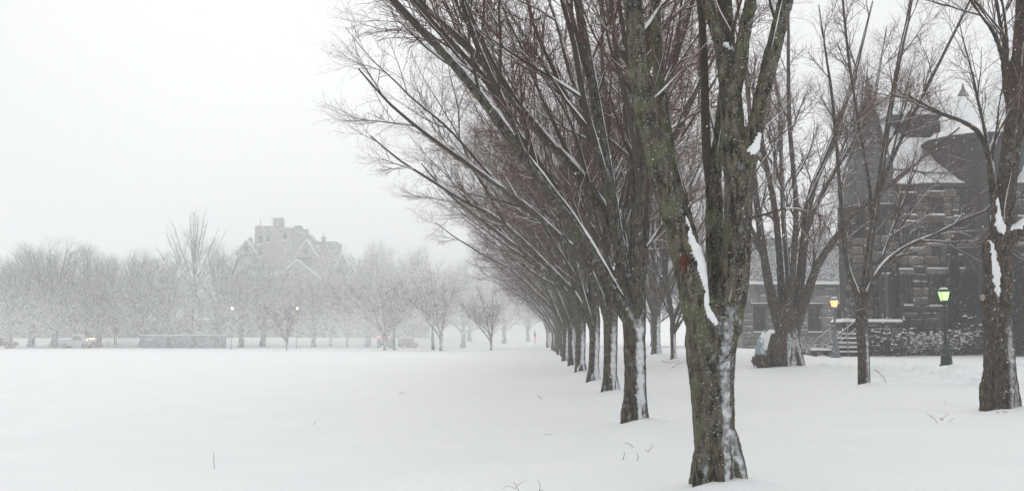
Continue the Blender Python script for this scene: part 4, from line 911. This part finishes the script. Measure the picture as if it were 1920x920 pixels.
# flat stones beside the orange lamp and a blue form heaped with snow
x = bx(1540, 56.2); sb = empty('stone_bench', (x, 56.2, gzf(x, 56.2)-.02)); tag(sb, 'low dark bench under snow left of the orange lamp', 'bench')
m = MB(); m.box(-.55, .55, -.22, .22, .25, .34); m.build('seat', M['stone'], sb)
for s in (-.4, .4): m = MB(); m.box(s-.08, s+.08, -.18, .18, 0, .249); m.build('leg', M['stone'], sb)
m = MB(); m.prism([(-.54, .343), (.54, .343), (.48, .47), (-.46, .49)], -.21, .21, 'y'); m.build('seat_snow', M['snow'], sb)
gp = Vector((at(1437, 660, 56).x, 56.0, 0)); bf = empty('blue_sculpture', (gp.x, gp.y, gzf(gp.x, gp.y)-.03)); tag(bf, 'rounded pale blue form heaped with snow left of the broad old tree', 'sculpture')
def dome(name, c, r, mat, seed, zmin=0, tilt=0, parent=bf):
    rng = np.random.default_rng(seed); nu, nv = 18, 10; V = []
    for j in range(nv+1):
        ph = math.pi/2*j/nv*1.0
        for i in range(nu):
            a = 2*math.pi*i/nu; k = 1+.06*(vnoise(np.array([i*.6]), np.array([j*.7]), seed)[0]-.5)
            V.append((c[0]+r[0]*math.cos(a)*math.cos(ph)*k+tilt*r[2]*math.sin(ph), c[1]+r[1]*math.sin(a)*math.cos(ph)*k, c[2]+r[2]*math.sin(ph)*k))
    F = [(j*nu+i, j*nu+(i+1) % nu, (j+1)*nu+(i+1) % nu, (j+1)*nu+i) for j in range(nv) for i in range(nu)]+[tuple(range(nu-1, -1, -1))]
    me = bpy.data.meshes.new(name); me.from_pydata(V, [], F); me.materials.append(mat); me.polygons.foreach_set('use_smooth', [True]*len(F)); me.update()
    return link(bpy.data.objects.new(name, me), parent)
dome('shell', (-.32, 0, 0), (.36, .42, 1.35), M['blue'], 1, tilt=.14)
dome('shell', (.25, .05, .0), (.52, .5, .85), M['blue'], 2)
dome('snow_cap', (.22, -.14, .40), (.55, .5, 1.12), M['snow'], 3, tilt=.04)
m = MB()
for xx in (.5, .75): m.box(xx, xx+.08, -.6, -.5, 0, .58)
m.box(.4, .9, -.61, -.49, .58, .64); m.build('stand', M['grey_panel'], bf)
# ------------------------------------------------------------------ the far turreted building
YF = 262.0
def fx(px, Yd=YF): return at(px, 628, Yd).x
def fz(py, Yd=YF): return at(500, py, Yd).z
gF = gzf(fx(520), YF)
fb = empty('turreted_building', (fx(510), YF, gF)); tag(fb, 'faint stone building with square tower and gables beyond the far trees', 'building')
def FU(px, Yd=YF): return fx(px, Yd)-fx(510)
def FH(py, Yd=YF): return fz(py, Yd)-gF
def fpart(name, mat, fn, parent=fb):
    m = MB(); fn(m); return m.build(name, mat, parent)
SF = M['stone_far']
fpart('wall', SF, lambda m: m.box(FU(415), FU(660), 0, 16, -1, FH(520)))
tz = FH(424)
fpart('tower', SF, lambda m: (m.box(FU(466), FU(556), 4, 13, 0, tz),))
for a, b in ((466, 479), (482, 500), (518, 521), (541.5, 556)): fpart('merlon', SF, lambda m: m.box(FU(a), FU(b), 4.0, 4.5, tz+.003, FH(420)))
fpart('merlon', SF, lambda m: m.box(FU(466), FU(556), 12.5, 13, tz+.003, FH(420)))
fpart('corner_turret', SF, lambda m: m.box(FU(543), FU(557), 3.4, 3.99, FH(445), FH(421)))
fpart('parapet_snow', M['snow'], lambda m: m.box(FU(522), FU(541), 4, 4.6, tz+.004, tz+.4))
tu = fpart('turret', SF, lambda m: m.box(FU(500), FU(518), 4.4, 6.6, tz+.002, FH(405)))
fpart('turret_snow', M['snow'], lambda m: m.box(FU(500)+.05, FU(518)-.05, 4.5, 6.5, FH(405)+.003, FH(405)+.2), tu)
fpart('finial', SF, lambda m: m.tube([(FU(476), 4.4, FH(421)), (FU(476), 4.4, FH(408))], .12, 5))
fpart('finial', SF, lambda m: m.tube([(FU(498), 4.4, FH(420)), (FU(498), 4.4, FH(398))], .06, 5))
for x0, x1, y0, y1 in ((474, 481, 455, 439), (489, 495, 452, 439), (521, 528, 448, 434), (474, 481, 478, 463)):
    wq = fpart('window', M['glass_dark'], lambda m: m.box(FU(x0), FU(x1), 3.9, 4.02, FH(y0), FH(y1)))
    fpart('sill_snow', M['snow'], lambda m: m.box(FU(x0)-.1, FU(x1)+.1, 3.75, 4.0, FH(y0)-.12, FH(y0)+.12), wq)
def gable(px0, px1, pyb, pxp, pyp, y0, y1, name='gable'):
    go = fpart(name, SF, lambda m: m.prism([(FU(px0), FH(pyb)), (FU(px1), FH(pyb)), (FU(pxp), FH(pyp))], y0, y1, 'y'))
    def rs(m):
        for a in (px0-1.5, px1+1.5):
            xe, xp, ze, zp = FU(a), FU(pxp), FH(pyb)-.25, FH(pyp)
            m.add([(xe, y0-.3, ze), (xp, y0-.3, zp), (xp, y1, zp), (xe, y1, ze), (xe, y0-.3, ze+.28), (xp, y0-.3, zp+.28), (xp, y1, zp+.28), (xe, y1, ze+.28)], [(0, 1, 2, 3), (7, 6, 5, 4), (0, 4, 5, 1), (1, 5, 6, 2), (2, 6, 7, 3), (3, 7, 4, 0)])
    fpart('roof_snow', M['snow'], rs, go)
    fpart('window', M['glass_dark'], lambda m: m.box(FU(pxp)-.5, FU(pxp)+.5, y0-.06, y0+.02, FH(pyb)+.3, FH(pyb)+2.0), go)
gable(432, 472, 474, 452, 448, 3, 14); gable(548, 592, 480, 568, 448, 1.5, 13); gable(520, 598, 520, 556, 488, -1, 6); gable(624, 652, 502, 639, 474, .5, 10); gable(404, 424, 500, 411, 478, 1, 9)
def ridge_roof(px0, px1, pye, pyr, y0, y1, name, mat):
    zr = FH(pyr); ze = FH(pye)
    return fpart(name, mat, lambda m: m.prism([(y0, ze), (y1, ze), ((y0+y1)/2+.3, zr), ((y0+y1)/2-.3, zr)], FU(px0), FU(px1), 'x'))
ridge_roof(424, 470, 500, 453, 4, 15, 'roof', M['snow']); ridge_roof(515, 560, 520, 452, 5, 15, 'roof', M['snow']); ridge_roof(415, 662, 520, 478, 2, 16, 'roof', M['slate_dust'])
fpart('roof_block', SF, lambda m: m.prism([(FU(578), FH(520)), (FU(629), FH(520)), (FU(624), FH(451)), (FU(584), FH(451))], 2, 12, 'y'))
fpart('roof_peak', SF, lambda m: m.prism([(FU(540), FH(470)), (FU(592), FH(470)), (FU(568), FH(434))], 5, 12, 'y'))
for px, pyt in ((453, 440), (595, 437)):
    fpart('cupola', SF, lambda m: (m.box(FU(px)-.45, FU(px)+.45, 6, 6.9, FH(pyt+14), FH(pyt+5)), m.lathe([(.85, FH(pyt+5)+.003), (.1, FH(pyt)), (.05, FH(pyt-4))], 6, (FU(px), 6.45))))
for px in range(425, 660, 22):
    for y0, y1 in ((560, 540), (600, 580), (636, 612)):
        wq = fpart('window', M['glass_dark'], lambda m: m.box(FU(px), FU(px+9), -.08, .02, FH(y0), FH(y1)))
        fpart('sill_snow', M['snow'], lambda m: m.box(FU(px)-.1, FU(px+9)+.1, -.3, -.003, FH(y0)-.15, FH(y0)-.003), wq)
# ------------------------------------------------------------------ along the far road
def vehicle(name, px, Yd, rz, prof, W, glass, wheels, paint, label, cat, lights=(), extra=None, snowp=None):
    x = at(px, 640, Yd).x; e = empty(name, (x, Yd, gzf(x, Yd)-.05), rz); tag(e, label, cat, 'vehicles on the far road')
    m = MB(); m.prism(prof, -W/2, W/2, 'y'); m.build('body', paint, e)
    for g_ in glass:
        for sy in (-1, 1):
            y_ = sy*W/2; m = MB(); m.prism(g_, min(y_, y_+sy*.012), max(y_, y_+sy*.012), 'y'); m.build('window', M['glass_dark'], e)
    for wx, r_ in wheels:
        for sy in (-1, 1):
            m = MB(); n = 14; c = [(wx+r_*math.cos(2*math.pi*i/n), r_+r_*math.sin(2*math.pi*i/n)) for i in range(n)]; y_ = sy*(W/2-.1)
            m.prism(c, y_-.12, y_+.12, 'y'); wo = m.build('wheel', M['tyre'], e)
            c = [(wx+r_*.55*math.cos(2*math.pi*i/n), r_+r_*.55*math.sin(2*math.pi*i/n)) for i in range(n)]; m = MB(); m.prism(c, y_-.13, y_+.13, 'y'); m.build('rim', M['grey_panel'], wo)
    for (lx, ly, lz, s, mt) in lights:
        m = MB(); m.lathe([(s*.6, lz-s*.6), (s, lz-s*.4), (s, lz+s*.4), (s*.5, lz+s*.7)], 8, (lx, ly)); m.build('warning_light' if mt is M['amber'] else 'tail_light', mt, e)
    if snowp: m = MB(); m.prism(snowp, -W/2+.05, W/2-.05, 'y'); m.build('roof_snow', M['snow'], e)
    if extra: extra(e)
    return e
pick = [(-2.5, .45), (2.5, .45), (2.6, .9), (2.5, 1.15), (1.2, 1.25), (.55, 1.9), (-.75, 1.9), (-.95, 1.2), (-2.55, 1.2)]
vehicle('pickup_truck', 2, 172, 0, pick, 1.9, [[(-.7, 1.25), (.95, 1.25), (.5, 1.8), (-.65, 1.8)]], [(-1.6, .4), (1.6, .4)], M['red_paint'], 'red pickup at the far left edge across the field', 'pickup', snowp=[(-.72, 1.903), (.5, 1.903), (.4, 2.05), (-.6, 2.05)])
def plough(e):
    m = MB(); m.prism([(2.9, .15), (3.1, .15), (3.3, .6), (3.15, 1.1), (3.0, 1.1), (3.12, .6)], -1.3, 1.3, 'y'); m.build('plough_blade', M['grey_panel'], e)
    m = MB(); m.box(2.4, 3.05, -.4, .4, .4, .55); m.build('plough_arm', M['dark_paint'], e)
vehicle('plough_truck', 146, 174, 0, [(-2.9, .5), (2.3, .5), (2.5, 1.0), (2.4, 1.35), (1.4, 1.45), (.8, 2.3), (-.6, 2.3), (-.75, 1.5), (-2.9, 1.5)], 2.1, [[(-.5, 1.5), (1.15, 1.5), (.72, 2.15), (-.45, 2.15)]], [(-1.9, .46), (1.55, .46)], M['white_paint'], 'pale snow plough truck with amber lights on at the far road', 'truck',
        lights=((1.95, -1.0, 1.55, .12, M['amber']), (2.6, -1.0, 1.72, .13, M['amber']), (3.1, -1.0, 1.76, .11, M['amber'])), extra=plough, snowp=[(-.55, 2.303), (.75, 2.303), (.6, 2.45), (-.5, 2.45)])
vehicle('tail_lit_van', 722, 176, 1.5708, [(-2.3, .4), (2.2, .4), (2.3, 1.1), (1.6, 1.3), (1.0, 2.0), (-2.25, 2.05)], 2.2, [[(-2.0, 1.25), (1.3, 1.25), (.9, 1.85), (-2.0, 1.85)]], [(-1.45, .38), (1.45, .38)], M['dark_paint'], 'dark van with red tail lights on across the field', 'van',
        lights=((-2.35, .95, 1.95, .13, M['red_light']), (-2.35, -.95, 1.95, .13, M['red_light']), (-2.35, .6, 1.97, .08, M['red_light']), (-2.35, -.5, 1.97, .08, M['red_light'])), snowp=[(-2.2, 2.053), (.95, 2.053), (.85, 2.2), (-2.1, 2.2)])
vehicle('red_van', 765, 178, 0, [(-1.7, .35), (1.7, .35), (1.75, .9), (1.2, 1.0), (.9, 1.75), (-1.65, 1.8)], 1.9, [[(-1.4, 1.05), (1.0, 1.05), (.75, 1.6), (-1.4, 1.6)]], [(-1.05, .34), (1.1, .34)], M['red_paint'], 'small pinkish red van right of the red tail lights', 'van', snowp=[(-1.6, 1.803), (.8, 1.803), (.7, 1.95), (-1.5, 1.95)])
# hazy low buildings filling in behind the far trees
for px0, px1, pyt, yd, lab in ((-70, 236, 588, 214, 'long hazy building behind the trees at the far left'), (250, 418, 600, 218, 'hazy low building behind the long shed'), (650, 800, 596, 222, 'hazy low building behind the red tail lights')):
    xa = at(px0, 628, yd).x; xb = at(px1, 628, yd).x; g0 = gzf((xa+xb)/2, yd)-.3; hh_ = at(500, pyt, yd).z-g0; W_ = xb-xa
    e = empty('hazy_building', (xa, yd, g0)); tag(e, lab, 'building', 'low buildings behind the far trees')
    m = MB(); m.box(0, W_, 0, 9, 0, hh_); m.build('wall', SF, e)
    m = MB(); m.prism([(-.4, hh_), (9.4, hh_), (4.5, hh_+2.4)], -.3, W_+.3, 'x'); ro2 = m.build('roof', M['slate_dust'], e)
    nw = max(3, int(W_/3.2))
    for i in range(nw):
        x0 = (i+.3)*W_/nw; m = MB(); m.box(x0, x0+1.1, -.06, -.003, hh_-2.6, hh_-.9); wq = m.build('window', M['glass_dark'], e)
        m = MB(); m.box(x0-.1, x0+1.2, -.2, -.003, hh_-2.78, hh_-2.61); m.build('sill_snow', M['snow'], wq)
# long low shed
YS = 175.0; xs = at(264, 640, YS).x; sh = empty('long_shed', (xs, YS, gzf(xs, YS)-.05)); tag(sh, 'long low grey shed with snow on its flat roof', 'shed')
LS = at(415, 640, YS).x-xs; m = MB(); m.box(0, LS, 0, 3, 0, 2.1); m.build('wall', M['grey_panel'], sh)
m = MB(); m.box(-.15, LS+.15, -.2, 3.2, 2.1, 2.2); ro_ = m.build('roof', M['dark_paint'], sh)
m = MB(); m.box(-.12, LS+.12, -.17, 3.17, 2.203, 2.33); m.build('roof_snow', M['snow'], ro_)
n_ = 12
for k in range(n_): m = MB(); m.box(k*LS/n_+.04, (k+1)*LS/n_-.04, -.06, -.003, .1, 2.0); m.build('panel', M['grey_panel'], sh)
m = MB(); m.box(.9, 1.9, -.09, -.061, 1.25, 1.8); wq = m.build('window', M['white_paint'], sh)
for xx in (4.4, 8.9): m = MB(); m.box(xx, xx+.95, -.1, -.061, .05, 1.95); m.build('door', M['dark_paint'], sh)
# snow bank edge posts, lamps
for px, yd, lab in ((435, 164, 'left one of two lit lamps before the far building'), (557, 164, 'right one of two lit lamps before the far building')):
    x = at(px, 600, yd).x; zt = at(px, 580, yd).z; g0 = gzf(x, yd); e = empty('far_lamp', (x, yd, g0)); tag(e, lab, 'street lamp', 'lit lamps across the field')
    m = MB(); m.lathe([(.13, 0), (.07, .8), (.05, zt-g0)], 6); m.build('post', M['rail'], e)
    m = MB(); m.lathe([(.08, zt-g0), (.16, zt-g0+.1), (.16, zt-g0+.3), (.05, zt-g0+.42)], 8); m.build('lantern', M['bulb_far'], e)
x = at(1003, 632, 175).x; g0 = gzf(x, 175); e = empty('signal_post', (x, 175, g0)); tag(e, 'red signal light glowing where the tree row vanishes', 'traffic light'); zt = at(1003, 632, 175).z-g0
m = MB(); m.lathe([(.08, 0), (.07, 2.6)], 6); m.build('post', M['iron_grey'], e)
m = MB(); m.box(-.16, .16, -.12, .12, zt-.25, zt+.75); ho = m.build('housing', M['iron'], e)
m = MB(); m.lathe([(.06, zt-.07), (.09, zt), (.06, zt+.07)], 8, (0, -.14)); m.build('lens', M['red_light'], ho)
for px, py, h_, lab in ((203, 650, 1.0, 'short dark post right of the plough truck'),):
    gp = gd(px, py); o = MB(); o.lathe([(.12, 0), (.11, h_), (.06, h_+.08)], 8); o.lathe([(.12, h_+.085), (.08, h_+.2), (.02, h_+.24)], 8, m=1); o = o.build('road_post', [M['iron_grey'], M['snow']]); o.location = (gp.x, gp.y, gzf(gp.x, gp.y)); tag(o, lab, 'post')
# ------------------------------------------------------------------ twigs sticking out of the snow
def twig(pxs, label, r=.004, forks=(), name='fallen_twig'):
    """pxs: traced (px, py, height m) points; the lowest ground row fixes the distance"""
    gp = gd(*pxs[0][:2]); Yd = gp.y; g0 = gzf(gp.x, Yd); e0 = Vector((gp.x, Yd, g0)); m = MB()
    def path(ps): return [((at(a, b, Yd+i*.04)-e0).x, i*.04, max((at(a, b, Yd)-e0).z, -.02 if i == 0 else .006)) for i, (a, b) in enumerate(ps)]
    for k, ps in enumerate([pxs]+list(forks)): q = path(ps); m.tube(q, np.linspace(r, r*.55, len(q))*(1 if k == 0 else .8), 5)
    o = m.build(name, M['twig']); o.location = e0; tag(o, label, 'twig', 'twigs poking out of the snow')
twig([(402, 878), (401, 862), (400, 849)], 'single upright twig in the snow at the lower left')
twig([(586, 798), (589, 794), (592, 790)], 'tiny slanting twig in the open field left of centre')
twig([(975, 925), (967, 908), (962, 905)], 'forked twig at the bottom edge left of the nearest tree', .003, [[(967, 915), (952, 911), (941, 918)], [(967, 913), (977, 905), (988, 901)]])
twig([(1011, 925), (1013, 910), (1008, 899)], 'curved twig at the bottom edge beside the forked twig', .003, [[(1011, 919), (1021, 918)]])
twig([(1021, 816), (1028, 813), (1037, 816)], 'small bow shaped twig left of the second tree', .003)
twig([(1188, 838), (1180, 832), (1168, 830)], 'arched twig in front of the second tree', .004)
twig([(1168, 862), (1170, 855), (1171, 848)], 'short straight twig, left of the pair below the second tree', .0045)
twig([(1195, 863), (1197, 856), (1194, 849)], 'short curved twig, right of the pair below the second tree', .005)
twig([(1215, 847), (1220, 840), (1225, 833)], 'vee shaped twig left of the nearest trunk', .004, [[(1214, 847), (1209, 840)]])
twig([(748, 738), (752, 735), (760, 738)], 'faint twig bow far out in the left field', .006)
twig([(1016, 748), (1010, 742), (1008, 739)], 'faint leaning twig right of centre in the field', .006)
twig([(1259, 690), (1270, 682), (1282, 678)], 'bent branch lying in snow left of the nearest trunk', .014, [[(1240, 676), (1255, 680), (1275, 676)]])
twig([(1663, 721), (1656, 706), (1646, 696), (1639, 692)], 'long bent branch in the snow beside the slim tree', .010, [[(1650, 700), (1640, 693)]])
twig([(1758, 793), (1752, 784), (1743, 779), (1738, 775)], 'forked twig in the snow left of the leaning tree', .005, [[(1747, 782), (1746, 777)], [(1762, 787), (1771, 781), (1778, 776)]])
twig([(1780, 791), (1784, 787), (1788, 783)], 'small slanting twig beside the forked twig at the right', .004)
twig([(1769, 788), (1765, 785), (1762, 784)], 'stubby dark twig beside the forked twig at the right', .009)
twig([(1773, 761), (1773, 755), (1772, 748)], 'thin upright twig left of the leaning tree', .004)
twig([(1879, 780), (1872, 774), (1868, 771)], 'twig at the foot of the leaning tree', .008)
twig([(1893, 780), (1887, 775), (1880, 771)], 'twig at the right foot of the leaning tree', .008)
# ------------------------------------------------------------------ falling snow
rng = np.random.default_rng(8); NF = 42000
fy = (rng.random(NF)*(42**2.6-8.**2.6)+8.**2.6)**(1/2.6); fxx = rng.uniform(-.72, .72, NF)*fy; fzz = rng.uniform(.05, 1, NF)*np.minimum(fy*.46+1.9, 16)
C = np.stack([fxx, fy, fzz], 1); ax = nrm(np.array([.45, -.15, 1.])+rng.normal(size=(NF, 3))*.12); u_ = nrm(np.cross(ax, rng.normal(size=(NF, 3)))); v_ = np.cross(ax, u_)
s_ = rng.uniform(.003, .0066, NF)[:, None]; l_ = s_*rng.uniform(1.2, 2.6, (NF, 1))
V = np.stack([C-ax*l_, C+u_*s_, C+ax*l_, C-u_*s_], 1)
fl = link(bpy.data.objects.new('falling_snow', np_mesh('falling_snow', V.reshape(-1, 3), np.arange(NF*4).reshape(-1, 4), None, [M['flake']], smooth=False))); tag(fl, 'snowflakes driving through the air', 'snow', kind='stuff')

# oversized flakes added over the open field to thicken the haze: one gust, set out many times by geometry nodes
NF = 4200; NG = 185
C = rng.normal(size=(NF, 3))*np.array([6.5, 6.5, 2.6]); ax = nrm(np.array([.5, -.15, 1.])+rng.normal(size=(NF, 3))*.15); u_ = nrm(np.cross(ax, rng.normal(size=(NF, 3)))); v_ = np.cross(ax, u_)
s_ = rng.uniform(.014, .027, NF)[:, None]; l_ = s_*rng.uniform(1.3, 2.6, (NF, 1))
V = np.stack([C-ax*l_, C+u_*s_, C+ax*l_, C-u_*s_], 1)
gust = bpy.data.objects.new('snow_gust', np_mesh('snow_gust', V.reshape(-1, 3), np.arange(NF*4).reshape(-1, 4), None, [M['flake']], smooth=False))      # never linked: only its copies stand in the scene
fy = rng.uniform(116, 174, NG); fxx = np.where(rng.random(NG) < .42, (-.05+rng.normal(size=NG)*.11)*fy, -.56*fy+rng.uniform(0, 1, NG)*(.56*fy+10)); fxx = np.where(fxx > .09*fy, -.5*fy*rng.random(NG), fxx)
fzz = np.minimum(rng.exponential(7.5, NG)+.5, 17)
pm = bpy.data.meshes.new('haze_snow'); pm.from_pydata(np.stack([fxx, fy, fzz], 1).tolist(), [], []); pm.materials.append(M['flake'])
fl = link(bpy.data.objects.new('haze_snow', pm)); tag(fl, 'oversized snowflakes added over the open field to thicken the haze', 'snow', kind='stuff')
ng = bpy.data.node_groups.new('gusts', 'GeometryNodeTree'); ng.interface.new_socket('Geometry', in_out='INPUT', socket_type='NodeSocketGeometry'); ng.interface.new_socket('Geometry', in_out='OUTPUT', socket_type='NodeSocketGeometry')
gi = ng.nodes.new('NodeGroupInput'); go_ = ng.nodes.new('NodeGroupOutput'); iop = ng.nodes.new('GeometryNodeInstanceOnPoints'); oi_ = ng.nodes.new('GeometryNodeObjectInfo'); oi_.inputs['Object'].default_value = gust
rv_ = ng.nodes.new('FunctionNodeRandomValue'); rv_.data_type = 'FLOAT_VECTOR'; rv_.inputs['Max'].default_value = (0, 0, 6.28)
ng.links.new(gi.outputs[0], iop.inputs['Points']); ng.links.new(oi_.outputs['Geometry'], iop.inputs['Instance']); ng.links.new(rv_.outputs['Value'], iop.inputs['Rotation']); ng.links.new(iop.outputs[0], go_.inputs[0])
fl.modifiers.new('gusts', 'NODES').node_group = ng
# ------------------------------------------------------------------ the air
hb = MB(); hb.box(-760, 760, -560, 860, -2.5, 41)
hz = hb.build('haze', [], None); hz['kind'] = 'stuff'; hz['label'] = 'pale snow haze filling the air'
hm = bpy.data.materials.new('haze'); hm.use_nodes = True; t_ = hm.node_tree; t_.nodes.clear()
o_ = t_.nodes.new('ShaderNodeOutputMaterial'); pv = t_.nodes.new('ShaderNodeVolumePrincipled')
pv.inputs['Color'].default_value = (.97, .975, .98, 1); pv.inputs['Density'].default_value = HAZE; pv.inputs['Anisotropy'].default_value = .1
t_.links.new(pv.outputs[0], o_.inputs['Volume']); hz.data.materials.append(hm)
